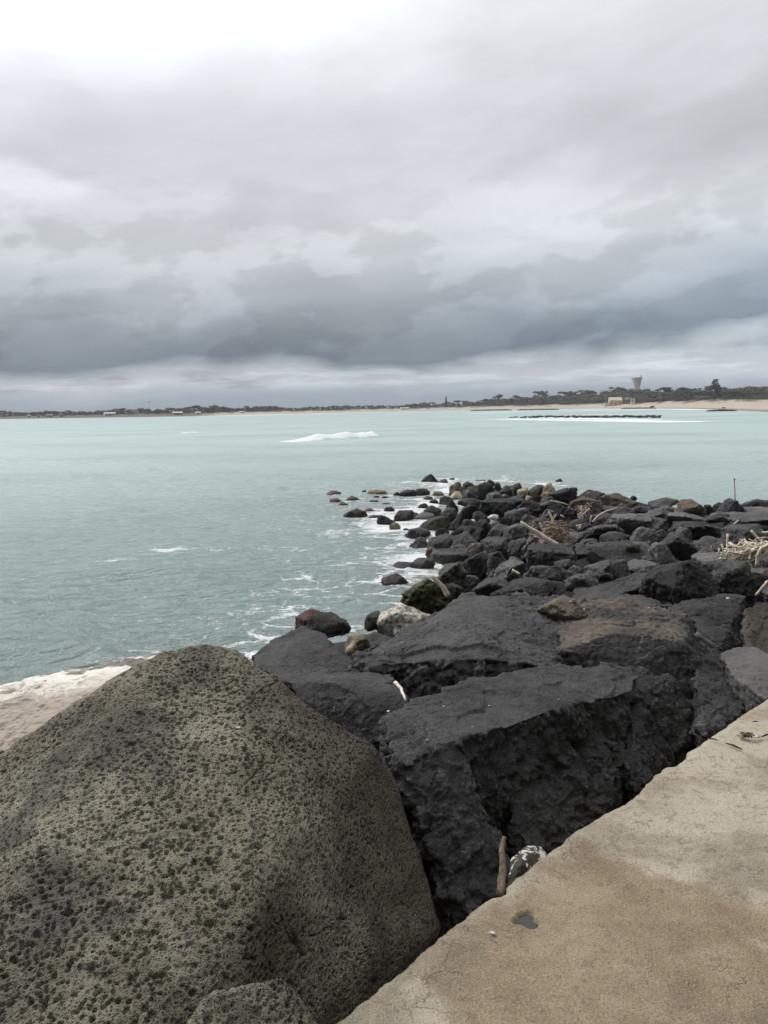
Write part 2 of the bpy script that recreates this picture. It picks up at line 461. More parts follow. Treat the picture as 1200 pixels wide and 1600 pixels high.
# --- the porous boulder
def porous_boulder():
    pts = [P(318, 1002, 3.15), P(262, 1012, 3.12), P(372, 1014, 3.12), P(440, 1056, 3.05), P(520, 1118, 3.0), P(586, 1172, 2.98),
           P(230, 1034, 3.0), P(140, 1094, 2.92), P(40, 1162, 2.80), P(-60, 1222, 2.7), P(-170, 1300, 2.5), P(-200, 1600, 1.9),
           P(606, 1215, 3.05), P(638, 1300, 3.0), P(660, 1390, 2.9), P(684, 1450, 2.8),
           P(440, 1160, 2.66), P(330, 1120, 2.80), P(180, 1240, 2.42), P(0, 1350, 2.12), P(430, 1300, 2.22), P(250, 1450, 1.90), P(400, 1420, 1.93),
           P(0, 1600, 1.60), P(200, 1620, 1.62), P(340, 1620, 1.68), P(530, 1600, 2.25),
           P(-150, 1700, 1.45), P(100, 1740, 1.45), P(300, 1740, 1.58)]
    pts += [G(318, 1002, 3.6, 2.5), G(100, 1100, 3.5, 2.2), G(560, 1150, 3.2, 2.0), G(318, 1002, 3.5, 1.8), G(-170, 1200, 3.1, 1.8),
            G(560, 1200, 3.1, 1.7), G(660, 1400, 2.95, 1.7), G(300, 1600, 1.75, 1.8), G(-150, 1600, 1.5, 1.8)]
    pore_skin(solid([pts], 0.0064, 55, 1), 'porous_boulder', 'huge rounded grey-brown boulder pitted with pores, in the left foreground beside the concrete edge')

def pore_skin(me, name, label):
    V, N = get_np(me)
    p = V + 0.0
    d = fbm(p*1.7, 3, 4)*0.045 + fbm(p*5.0, 3, 9)*0.016
    # stepped hollows and broad cracks on the right hand face
    cr = fbm(p*1.7+3.3+fbm(p*9, 3, 19)[:, None]*0.12, 2, 14)
    d += -np.exp(-(cr/0.006)**2)*0.020*sstep(p[:, 0]+fbm(p*2, 2, 3)*0.5, -0.75, -0.35)
    d += fbm(p*11, 3, 29)*0.008
    warp = np.stack([fbm(p*9, 2, 41), fbm(p*9+5, 2, 42), fbm(p*9+9, 2, 43)], 1)*0.012
    dens = sstep(fbm(p*3.1, 3, 51), -0.45, 0.35)
    q = p+warp; q = q*np.array([1.0, 1.0, 1.25])
    d1, _, r1 = worley(q/0.027, 61)                       # wide pores
    d += -sstep(0.40-d1, 0.0, 0.13)*0.0190*sstep(r1, 0.50, 0.9)*(0.35+0.65*dens)
    d1, _, r1 = worley(q/0.044+3.1, 65); d += -sstep(0.27-d1, 0.0, 0.10)*0.018*sstep(r1, 0.70, 0.9)
    d1, _, r1 = worley(q/0.0140+7.7, 71)                  # common pores
    d += -sstep(0.47-d1, 0.0, 0.15)*0.0120*sstep(r1, 0.25, 0.6)*(0.4+0.6*dens)
    d += fbm(p*60, 2, 81)*0.0022
    V = V + N*d[:, None]
    c = np.array([V[:, 0].mean(), V[:, 1].mean(), V[:, 2].min()])
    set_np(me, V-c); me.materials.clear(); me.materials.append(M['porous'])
    tag(link(name, me, tuple(c)), label, 'boulder')

def porous_mat():
    m, nt, b = newmat('porous_lava')
    P_ = position(nt)
    big = noise(nt, P_, 1.3, 4, 0.55); med = noise(nt, P_, 6.0, 5, 0.6); fn = noise(nt, P_, 90, 4, 0.7)
    x, y, z = xyz(nt, P_)
    c = mixc(nt, (big.ss(0.32, 0.68)*0.5+med.ss(0.3, 0.7)*0.5), (0.122, 0.109, 0.080), (0.335, 0.310, 0.240))
    c = mixc(nt, noise(nt, scalev(nt, P_, 1.0, (5, 2, 8)), 2.1, 4, 0.6, 0.4).ss(0.50, 0.66)*0.75, c, (0.070, 0.064, 0.058))     # dark weathered stain
    c = mixc(nt, noise(nt, scalev(nt, P_, 1.0, (1, 9, 3)), 3.3, 4, 0.6).ss(0.60, 0.74)*0.45, c, (0.150, 0.125, 0.080))  # brownish
    def stain_shade(px, py, d, r):
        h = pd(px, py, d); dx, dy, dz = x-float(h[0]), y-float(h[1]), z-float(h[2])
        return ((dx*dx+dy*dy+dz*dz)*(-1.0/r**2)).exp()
    st = (stain_shade(440, 1125, 2.9, 0.30)+stain_shade(560, 1200, 2.85, 0.30)+stain_shade(600, 1350, 2.7, 0.42)+stain_shade(440, 1480, 1.95, 0.22)) + (med-0.5)*0.9  # weathering stain at the top; other spots paint shade on the right face
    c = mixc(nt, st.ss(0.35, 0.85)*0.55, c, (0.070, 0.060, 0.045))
    pv = voro(nt, vadd(nt, P_, noise(nt, P_, 30, 2, color=True), 0.012), 125.0)
    c = mixc(nt, pv.ss(0.34, 0.14)*0.60, c, (0.040, 0.036, 0.030))
    c = mixc(nt, fn.ss(0.58, 0.75)*0.5, c, (0.46, 0.43, 0.36))
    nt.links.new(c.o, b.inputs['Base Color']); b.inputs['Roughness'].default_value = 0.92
    b.inputs['Specular IOR Level'].default_value = 0.2
    v1 = voro(nt, P_, 150.0); v3 = voro(nt, P_, 260.0)
    h = pv.ss(0.05, 0.42)*0.9 + v1.ss(0.05, 0.45)*0.45 + fn*0.6 + v3*0.2
    bump(nt, b, h, 1.0, 0.010)
    return m
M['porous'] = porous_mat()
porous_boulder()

LUMP = [[P(290, 1598, 1.62), P(320, 1560, 1.68), P(380, 1535, 1.74), P(440, 1520, 1.80), P(462, 1545, 1.80), P(492, 1600, 1.74), P(480, 1680, 1.62), P(300, 1690, 1.5),
         G(320, 1560, 1.95, 1.9), G(460, 1540, 2.0, 1.9), G(480, 1640, 1.75, 1.9), G(300, 1640, 1.6, 1.9)]]
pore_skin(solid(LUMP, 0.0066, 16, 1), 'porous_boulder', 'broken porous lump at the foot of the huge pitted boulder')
# --- big flat-topped block in the middle foreground
big_rock('boulder', [
    [P(604, 1128, 3.45), P(640, 1088, 3.72), P(700, 1074, 3.85), P(850, 1046, 4.1), P(960, 1032, 4.3), P(994, 1046, 4.25),
     P(990, 1078, 3.95), P(900, 1098, 3.68), P(860, 1112, 3.55), P(700, 1156, 3.22), P(640, 1190, 3.08), P(608, 1172, 3.2),
     P(618, 1215, 3.16), P(700, 1260, 3.24), P(900, 1230, 3.66), P(985, 1200, 3.92),
     G(640, 1100, 3.9, 1.2), G(960, 1040, 4.5, 1.2), G(990, 1200, 4.0, 1.0), G(720, 1300, 3.3, 1.0), G(640, 1300, 3.2, 1.0)],
    [P(640, 1186, 3.10), P(700, 1160, 3.22), P(735, 1200, 3.14), P(800, 1320, 3.0), P(810, 1400, 2.9), P(740, 1450, 2.72), P(690, 1400, 2.80), P(660, 1290, 2.94),
     P(612, 1180, 3.14), P(625, 1250, 3.12), G(640, 1290, 3.2, 1.0), G(800, 1400, 3.1, 1.0), G(720, 1400, 2.7, 1.0), G(800, 1200, 3.6, 1.2)],
    [P(800, 1190, 3.50), P(960, 1150, 3.80), P(985, 1200, 3.80), P(960, 1270, 3.60), P(840, 1330, 3.28), P(800, 1290, 3.32), G(800, 1300, 3.4, 1.0), G(960, 1280, 3.7, 1.0), G(900, 1100, 4.1, 1.4)]],
    'basalt', 3, 0.0085, 1, 1.35, 'big black flat-topped block with rough shaded front, beside the concrete edge in the middle foreground', size=1.0)
# rubble leaning in its foot (right continuation towards the concrete)
big_rock('boulder', [
    [P(952, 1046, 4.45), P(1000, 1040, 4.6), P(1040, 1062, 4.5), P(1052, 1100, 4.35), P(1045, 1180, 4.0), P(1030, 1215, 3.75),
     P(985, 1225, 3.6), P(988, 1090, 4.1), P(1000, 1120, 3.98),
     G(960, 1040, 5.0, 1.2), G(1050, 1040, 5.0, 1.2), G(1000, 1200, 3.8, 1.0)]],
    'basalt', 6, 0.0085, 2, 1.5, 'narrow upright black rock wedged right of the flat-topped block', size=0.9, layer=0.4)
# ridge boulder behind
big_rock('boulder', [
    [P(552, 1020, 5.2), P(604, 998, 5.5), P(672, 958, 5.9), P(724, 926, 6.1), P(800, 924, 6.3), P(870, 930, 6.4), P(905, 950, 6.2),
     P(930, 1000, 5.6), P(900, 1040, 5.1), P(760, 1062, 4.85), P(700, 1088, 4.95), P(655, 1094, 4.98), P(610, 1062, 5.05), P(560, 1036, 5.1),
     P(640, 1012, 5.2), P(735, 992, 5.12), P(760, 1030, 4.90),
     G(560, 1000, 5.5, 1.2), G(900, 930, 6.9, 1.2), G(700, 930, 6.8, 1.2), G(650, 1092, 5.1, 1.1), G(900, 1060, 5.0, 1.1)]],
    'basalt', 11, 0.0105, 1, 1.7, 'broad rugged charcoal ridge boulder behind the flat-topped block', size=1.5)
# brown-topped boulder to the right of the ridge
big_rock('boulder', [
    [P(865, 975, 5.75), P(905, 938, 6.15), P(950, 938, 6.2), P(1040, 952, 6.0), P(1072, 962, 5.85), P(1084, 1000, 5.5), P(1070, 1003, 5.3),
     P(955, 992, 5.25), P(880, 1015, 5.1), P(1000, 1035, 5.08), P(1100, 1040, 5.25), P(1140, 1110, 5.05), P(1060, 1170, 4.72), P(1040, 1120, 4.85),
     P(1112, 1050, 5.25), G(880, 950, 6.6, 1.2), G(1080, 960, 6.4, 1.2), G(1150, 1100, 5.3, 1.0), G(1050, 1170, 4.8, 1.0)]],
    'brown_top', 17, 0.0105, 2, 1.4, 'black boulder with a broad flat brown top, right of the charcoal ridge boulder', size=1.1)
big_rock('boulder', [
    [P(395, 1022, 6.6), P(430, 998, 6.8), P(472, 980, 6.9), P(500, 988, 6.7), P(548, 1030, 6.1), P(560, 1045, 5.8), P(430, 1042, 5.9), P(400, 1040, 6.2),
     P(450, 1020, 6.2), G(395, 1022, 7.0, 0.4), G(500, 980, 7.3, 0.4), G(560, 1040, 6.0, 0.6), G(400, 1045, 6.0, 0.6)]],
    'basalt', 23, 0.012, 5, 0.6, 'dark pyramid-shaped boulder at the water, below the rust-red barnacled rock', size=0.8)
big_rock('boulder', [
    [P(400, 1040, 5.1), P(470, 1036, 5.3), P(540, 1038, 5.3), P(585, 1052, 5.0), P(632, 1085, 4.6), P(636, 1110, 4.5), P(608, 1150, 4.35), P(570, 1160, 4.3),
     P(575, 1066, 4.72), P(450, 1064, 4.55), P(470, 1100, 4.42), P(520, 1150, 4.3),
     G(400, 1040, 5.4, 1.0), G(590, 1045, 5.5, 1.0), G(630, 1110, 4.6, 1.0), G(480, 1120, 4.4, 1.0)]],
    'basalt', 29, 0.010, 2, 1.4, 'black boulder with a light flat top, wedged between the porous boulder and the ridge boulder', size=0.9)
big_rock('boulder', [
    [P(1042, 948, 6.9), P(1090, 934, 7.0), P(1140, 924, 7.1), P(1163, 930, 6.9), P(1166, 1000, 6.3), P(1120, 1020, 5.8), P(1090, 1000, 6.0), P(1060, 965, 6.4),
     G(1042, 948, 7.4, 1.0), G(1163, 930, 7.6, 1.0), G(1160, 1010, 6.4, 1.0), G(1080, 1010, 6.0, 1.0)]],
    'basalt', 31, 0.012, 3, 1.1, 'upright black block with a thin pale top edge, right of the brown-topped boulder', size=0.8)
big_rock('boulder', [
    [P(1163, 950, 6.4), P(1200, 940, 6.6), P(1270, 945, 6.8), P(1290, 1040, 5.9), P(1210, 1090, 5.6), P(1180, 1040, 5.7), P(1162, 1010, 5.95),
     G(1163, 945, 6.9, 1.0), G(1280, 940, 7.2, 1.0), G(1290, 1060, 6.0, 1.0), G(1170, 1060, 5.7, 1.0)]],
    'basalt_brown2', 37, 0.013, 3, 0.8, 'brownish-black blocky boulder at the right edge above the smooth grey rock', size=0.8)
big_rock('boulder', [
    [P(1124, 1020, 5.5), P(1150, 1012, 5.55), P(1180, 1012, 5.5), P(1215, 1030, 5.3), P(1225, 1080, 4.8), P(1195, 1092, 4.65), P(1172, 1075, 4.8), P(1140, 1050, 5.1),
     G(1130, 1020, 5.8, 1.6), G(1215, 1030, 5.7, 1.6), G(1225, 1100, 4.9, 1.8), G(1170, 1100, 4.9, 1.8)]],
    'basalt_grey', 41, 0.012, 8, 0.45, 'smooth light grey rounded rock at the right edge, touching the concrete', size=0.6)

# crumbly wedge between the brown-topped boulder and the smooth grey rock
big_rock('boulder', [
    [P(1090, 1008, 5.6), P(1115, 1010, 5.6), P(1140, 1040, 5.4), P(1165, 1075, 5.1), P(1172, 1095, 4.95), P(1150, 1118, 4.75), P(1100, 1150, 4.5), P(1085, 1060, 5.0), G(1090, 1008, 6.0, 1.0), G(1170, 1080, 5.3, 1.0), G(1100, 1160, 4.5, 1.0)]],
    'basalt', 53, 0.011, 3, 1.3, 'crumbly dark sloping rock between the brown-topped boulder and the smooth grey rock', size=0.8, layer=0.5)
# --- pale weathered slab behind the porous boulder
big_rock('driftwood_log', [
    [P(262, 1017, 5.0), P(170, 1036, 5.0), P(60, 1057, 4.9), P(-20, 1073, 4.8), P(-160, 1110, 4.6), P(-160, 1230, 3.9), P(0, 1180, 3.95), P(200, 1075, 4.3), P(280, 1035, 4.7),
     G(270, 1010, 5.0, 2.1), G(-160, 1100, 4.8, 2.0), G(-160, 1200, 4.0, 2.0), G(250, 1080, 4.3, 2.0)]],
    'pale_slab', 43, 0.0095, 4, 1.3, 'thick bleached cream and tan weathered log lying behind the porous boulder at the left edge', 'driftwood', size=0.8, layer=1.4)

# --- white-spotted stone and wood splinter in the gap by the concrete
big_rock('stone', [
    [P(793, 1368, 2.62), P(800, 1338, 2.72), P(820, 1320, 2.80), P(845, 1322, 2.85), P(856, 1336, 2.84), P(850, 1360, 2.72), P(800, 1400, 2.55),
     P(812, 1350, 2.62), G(800, 1340, 2.9, 2.0), G(856, 1336, 2.95, 2.0), G(800, 1410, 2.5, 2.0), G(850, 1400, 2.6, 2.0)]],
    'guano', 47, 0.006, 8, 0.3, 'small rounded dark stone splashed with white, in the gap beside the concrete edge', 'stone', size=0.16)

# ---------------------------------------------------------------- wood
def wood_mat(name, a, b_):
    m, nt, b = newmat(name); P_ = coord(nt, 'Object')
    n = noise(nt, scalev(nt, P_, (60, 60, 9)), 1.0, 4, 0.6)
    nt.links.new(mixc(nt, n.ss(0.35, 0.65), a, b_).o, b.inputs['Base Color']); b.inputs['Roughness'].default_value = 0.85
    bump(nt, b, n, 0.5, 0.004); return m
M['drift'] = wood_mat('drift', (0.42, 0.35, 0.26), (0.80, 0.72, 0.60))
M['drift_brown'] = wood_mat('drift_brown', (0.09, 0.065, 0.048), (0.26, 0.19, 0.14))
M['drift_dark'] = wood_mat('drift_dark', (0.02, 0.015, 0.012), (0.07, 0.05, 0.038))
M['drift_pink'] = wood_mat('drift_pink', (0.30, 0.20, 0.14), (0.60, 0.48, 0.36))
M['drift_red'] = wood_mat('drift_red', (0.17, 0.11, 0.08), (0.50, 0.36, 0.27))
def tube(pts, rad, seg=7, rng=None):
    """bent branch along points with a radius per point"""
    pts = [np.asarray(p, float) for p in pts]; V, F = [], []
    n = len(pts)
    for i, p in enumerate(pts):
        t = pts[min(i+1, n-1)]-pts[max(i-1, 0)]; t = t/np.linalg.norm(t)
        a = np.cross(t, [0.3, 0.2, 1.0]); a /= np.linalg.norm(a); b = np.cross(t, a)
        r = rad[i] if hasattr(rad, '__len__') else rad
        for k in range(seg):
            w = 2*math.pi*k/seg; q = r*(1+(rng.uniform(-.12, .12) if rng else 0))
            V.append(p+(a*math.cos(w)+b*math.sin(w))*q)
    for i in range(n-1):
        for k in range(seg):
            F.append((i*seg+k, i*seg+(k+1) % seg, (i+1)*seg+(k+1) % seg, (i+1)*seg+k))
    F.append(tuple(range(seg))[::-1]); F.append(tuple((n-1)*seg+k for k in range(seg)))
    return V, F
def stick(name, pix, rad, mat, label, cat='driftwood', seed=0, group=None, branches=()):
    """pix: list of (px, py, distance); radius in metres at both ends"""
    rng = random.Random(seed)
    def path(pix_):
        pts = []
        for (a, b) in zip(pix_[:-1], pix_[1:]):
            A, B = pd(*a), pd(*b); L = np.linalg.norm(B-A)
            for k in range(4): pts.append(A+(B-A)*k/4+np.array([rng.uniform(-1, 1) for _ in range(3)])*L*0.018)
        pts.append(pd(*pix_[-1])); return pts
    V, F = [], []
    for q, (r0, r1) in [(pix, rad)]+list(branches):
        q_near = q[0][2] < 5.5; pts = path(q); n = len(pts); rr = [(r0+(r1-r0)*i/(n-1))*(1.0 if q_near else 0.72) for i in range(n)]
        v, f = tube(pts, rr, 7, rng); o = len(V); V += v; F += [tuple(i+o for i in g) for g in f]
    V = np.array(V); c = V.mean(0); c[2] = V[:, 2].min()
    o = link(name, mesh_np(name, V-c, F, [M[mat]]), tuple(c)); tag(o, label, cat, group); return o

# ---------------------------------------------------------------- the concrete pier top
PIER_Z = 2.4
EDGE_PX = [(395, 1700), (510, 1600), (600, 1528), (690, 1453), (740, 1418), (790, 1380), (850, 1333), (905, 1290), (985, 1245), (1012, 1214), (1060, 1182), (1110, 1148), (1150, 1118), (1200, 1086), (1300, 1022)]
def pier():
    E = np.array([pz(x, y, PIER_Z)[:2] for x, y in EDGE_PX])
    d0 = E[-1]-E[0]; d0 /= np.linalg.norm(d0)
    E = np.vstack([E[0]-d0*7, E, E[-1]+d0*14])
    seg = np.r_[0, np.cumsum(np.linalg.norm(np.diff(E, axis=0), axis=1))]
    s = [seg[0]]
    s0, s1 = seg[1]-0.2, seg[-2]+0.2
    s = np.r_[np.linspace(seg[0], s0, 40)[:-1], np.arange(s0, s1, 0.006), np.linspace(s1, seg[-1], 60)]
    ex = np.interp(s, seg, E[:, 0]); ey = np.interp(s, seg, E[:, 1])
    ker = np.ones(21)/21
    m = (s > s0+0.1) & (s < s1-0.1)
    ex = np.where(m, np.convolve(ex, ker, 'same'), ex); ey = np.where(m, np.convolve(ey, ker, 'same'), ey)
    inn = np.array([d0[1], -d0[0]])                       # towards the walkway
    # cross profile: negative = down the outer face
    t = np.r_[np.array([-2.4, -1.2, -0.6, -0.3, -0.15, -0.08, -0.045, -0.025]), np.linspace(-0.012, 0.05, 12), 0.05+np.cumsum(np.linspace(0.006, 0.012, 150)), 1.6, 2.0, 2.6, 3.4, 4.4]
    T, SS = np.meshgrid(t, s)
    n = len(s), len(t)
    X = ex[:, None]+inn[0]*np.maximum(T, 0); Y = ey[:, None]+inn[1]*np.maximum(T, 0)
    Z = PIER_Z+np.minimum(T, 0)
    Pn = np.stack([X.ravel(), Y.ravel(), Z.ravel()], 1)
    Tf = T.ravel(); Sf = SS.ravel()
    e = fbm(np.stack([Sf*3.0, 0*Sf, 0*Sf+2], 1), 3, 3)*0.012 + fbm(np.stack([Sf*22, 0*Sf, Z.ravel()*6], 1), 4, 5, 0.65)*0.011
    chip = sstep(fbm(np.stack([Sf*5.0, 0*Sf, 0*Sf+9], 1), 2, 8), 0.30, 0.6)*0.016
    near = np.exp(-np.maximum(Tf, 0)/0.05)
    off = (e+chip)*near
    Pn[:, 0] += inn[0]*off; Pn[:, 1] += inn[1]*off
    rnd = -0.022*np.exp(-np.maximum(Tf, 0)/0.020)*(Tf >= -0.02) - chip*0.8*np.exp(-np.maximum(Tf, 0)/0.02)
    top = (Tf > -0.03)
    rel = fbm(Pn*2.2, 3, 12)*0.005 + fbm(Pn*22, 4, 15)*0.0030 + fbm(Pn*90, 2, 16)*0.0012
    Pn[:, 2] += np.where(top, rnd+rel, 0)
    # pothole
    h = pz(823, 1436, PIER_Z)
    dx = Pn[:, 0]-h[0]; dy = Pn[:, 1]-h[1]
    ang = np.arctan2(dy, dx); r = np.sqrt(dx*dx+(dy*0.8)**2)*(1+0.16*np.sin(ang*3+1)+0.1*np.sin(ang*5))
    Pn[:, 2] -= np.where(top, 0.020*sstep(r, 0.040, 0.026), 0)
    idx = np.arange(n[0]*n[1]).reshape(n)
    F = np.stack([idx[:-1, :-1], idx[1:, :-1], idx[1:, 1:], idx[:-1, 1:]], -1).reshape(-1, 4)
    me = mesh_np('concrete_pavement', Pn, F, [M['concrete']])
    a = me.attributes.new('edge', 'FLOAT', 'POINT'); a.data.foreach_set('value', np.maximum(Tf, 0).astype(np.float32))
    o = link('concrete_pavement', me); tag(o, kind='structure')
    # water standing in the pothole
    V = [(0, 0, 0)]+[(0.036*math.cos(w)*(1+0.08*math.sin(3*w)), 0.043*math.sin(w), 0) for w in np.linspace(0, 2*math.pi, 24, endpoint=False)]
    F2 = [(0, i, i % 24+1) for i in range(1, 25)]
    zs = np.mean(Pn[(r < 0.03) & top][:, 2])
    p = link('puddle_water', mesh_np('puddle_water', V, F2, [M['puddle']]), (h[0], h[1], float(zs)+0.006)); tag(p, kind='structure')
def concrete_mat():
    m, nt, b = newmat('concrete'); P_ = position(nt)
    at = nt.nodes.new('ShaderNodeAttribute'); at.attribute_name = 'edge'; ed = S(nt, at.outputs['Fac'])
    big = noise(nt, P_, 1.15, 4, 0.55, 0.3); med = noise(nt, P_, 4.5, 5, 0.62, 0.4); sm = noise(nt, P_, 26, 5, 0.65); fn = noise(nt, P_, 170, 4, 0.75)
    c = mixc(nt, med.ss(0.3, 0.7), (0.225, 0.170, 0.110), (0.335, 0.264, 0.176))
    pale = (noise(nt, scalev(nt, P_, 1.0, (7.2, 3.4, 0)), 1.9, 5, 0.6, 0.5)+ (big-0.5)*0.5)
    def patch(px, py, rx):
        h = pz(px, py, PIER_Z); X_, Y_, _ = xyz(nt, P_)
        dx = X_-float(h[0]); dy = Y_-float(h[1])
        return (((dx*dx+dy*dy)*(-1.0/rx**2)).exp())
    pale = pale*0.55 + 0.20 + (patch(1130, 1320, 0.42)+patch(1180, 1190, 0.4)+patch(600, 1590, 0.22)+patch(990, 1290, 0.22))*0.30 - (patch(760, 1500, 0.32)+patch(1000, 1540, 0.5)+patch(880, 1400, 0.25))*0.12
    c = mixc(nt, pale.ss(0.51, 0.60)*0.75, c, (0.50, 0.45, 0.35))
    edge = (ed*-1.0 + (med-0.5)*0.34 + 0.10).ss(-0.02, 0.10)
    c = mixc(nt, edge*0.72, c, (0.40, 0.37, 0.28))
    purp = noise(nt, scalev(nt, P_, 1.0, (1.1, 8.8, 0)), 1.6, 4, 0.6, 0.3)
    c = mixc(nt, purp.ss(0.50, 0.66)*0.6, c, (0.175, 0.140, 0.100))
    c = mixc(nt, sm.ss(0.52, 0.66)*0.5, c, (0.16, 0.125, 0.092))
    vs = voro(nt, P_, 75.0); c = mixc(nt, vs.ss(0.16, 0.08)*med.ss(0.4, 0.6)*0.7, c, (0.09, 0.07, 0.052))
    c = mixc(nt, fn.ss(0.53, 0.64)*0.75, c, (0.085, 0.068, 0.05))
    c = mixc(nt, fn.ss(0.44, 0.34)*0.6, c, (0.52, 0.46, 0.36))
    cr = voro(nt, vadd(nt, P_, noise(nt, P_, 8, 4, color=True), 0.16), 9.0, 'DISTANCE_TO_EDGE')
    crm = cr.ss(0.018, 0.004)*noise(nt, P_, 3.1, 3).ss(0.52, 0.60)
    c = mixc(nt, crm*0.25, c, (0.075, 0.058, 0.042))
    nt.links.new(c.o, b.inputs['Base Color']); b.inputs['Roughness'].default_value = 0.9; b.inputs['Specular IOR Level'].default_value = 0.25
    bump(nt, b, sm*0.7+fn*0.55-crm*0.5+noise(nt, P_, 90, 3)*0.7, 1.0, 0.007)
    return m
M['concrete'] = concrete_mat()
def puddle_mat():
    m, nt, b = newmat('puddle'); b.inputs['Base Color'].default_value = (0.03, 0.035, 0.028, 1); b.inputs['Roughness'].default_value = 0.06
    bump(nt, b, noise(nt, position(nt), 60, 3), 0.15, 0.002); return m
M['puddle'] = puddle_mat()
pier()

# ---------------------------------------------------------------- breakwater heap
SHORE_PX = [(150, 1130), (330, 1060), (420, 1040), (480, 1002), (545, 985), (600, 978), (640, 930), (655, 880), (648, 830), (662, 795), (690, 768), (735, 757),
            (800, 754), (870, 759), (930, 768), (1000, 781), (1080, 789), (1300, 800)]
SHORE = np.array([pz(x, y, 0)[:2] for x, y in SHORE_PX])
SHORE = np.vstack([[(-14, -2)], [(-8, 4)], SHORE, [(60, 26)], [(60, -10)], [(-14, -10)]])
def shore_dist(X, Y):
    """signed distance to the waterline, positive on the rocks"""
    d = np.full(X.shape, 1e9); ins = np.zeros(X.shape, bool); n = len(SHORE)
    for i in range(n):
        a = SHORE[i]; b = SHORE[(i+1) % n]; e = b-a
        t = np.clip(((X-a[0])*e[0]+(Y-a[1])*e[1])/(e@e), 0, 1)
        d = np.minimum(d, np.hypot(X-a[0]-t*e[0], Y-a[1]-t*e[1]))
        c = ((a[1] > Y) != (b[1] > Y)) & (X < (b[0]-a[0])*(Y-a[1])/(b[1]-a[1]+1e-12)+a[0])
        ins ^= c
    return np.where(ins, d, -d)
def heapz(X, Y):
    sd = shore_dist(X, Y)
    top = np.interp(Y, [0, 5, 9, 14, 20, 27, 40], [1.75, 1.75, 1.45, 1.15, 0.95, 0.55, 0.40])
    return np.where(sd > 0, top*sstep(sd, -0.4, 3.2), np.maximum(-1.0, sd*0.6))
def on_heap(px, py):
    d = ray(px, py); t = np.arange(2.0, 70, 0.05); Q = EYE+d*t[:, None]
    h = np.maximum(heapz(Q[:, 0], Q[:, 1]), 0.0); k = np.argmax(Q[:, 2] <= h)
    return Q[k]
def bed():
    x = np.arange(-9, 34, 0.16); y = np.arange(0.3, 46, 0.16); X, Y = np.meshgrid(x, y)
    Z = heapz(X, Y)
    Pn = np.stack([X.ravel(), Y.ravel(), Z.ravel()], 1)
    q = Pn.copy(); q[:, 2] = 0
    Pn[:, 2] += fbm(q*1.1, 4, 77)*0.28-0.42
    _, _, rid = worley(q*1.6, 79); Pn[:, 2] += (rid-0.5)*0.25
    n = X.shape; idx = np.arange(n[0]*n[1]).reshape(n)
    F = np.stack([idx[:-1, :-1], idx[:-1, 1:], idx[1:, 1:], idx[1:, :-1]], -1).reshape(-1, 4)
    o = link('rubble_ground', mesh_np('rubble_ground', Pn, F, [M['basalt_black']])); tag(o, kind='structure')
bed()

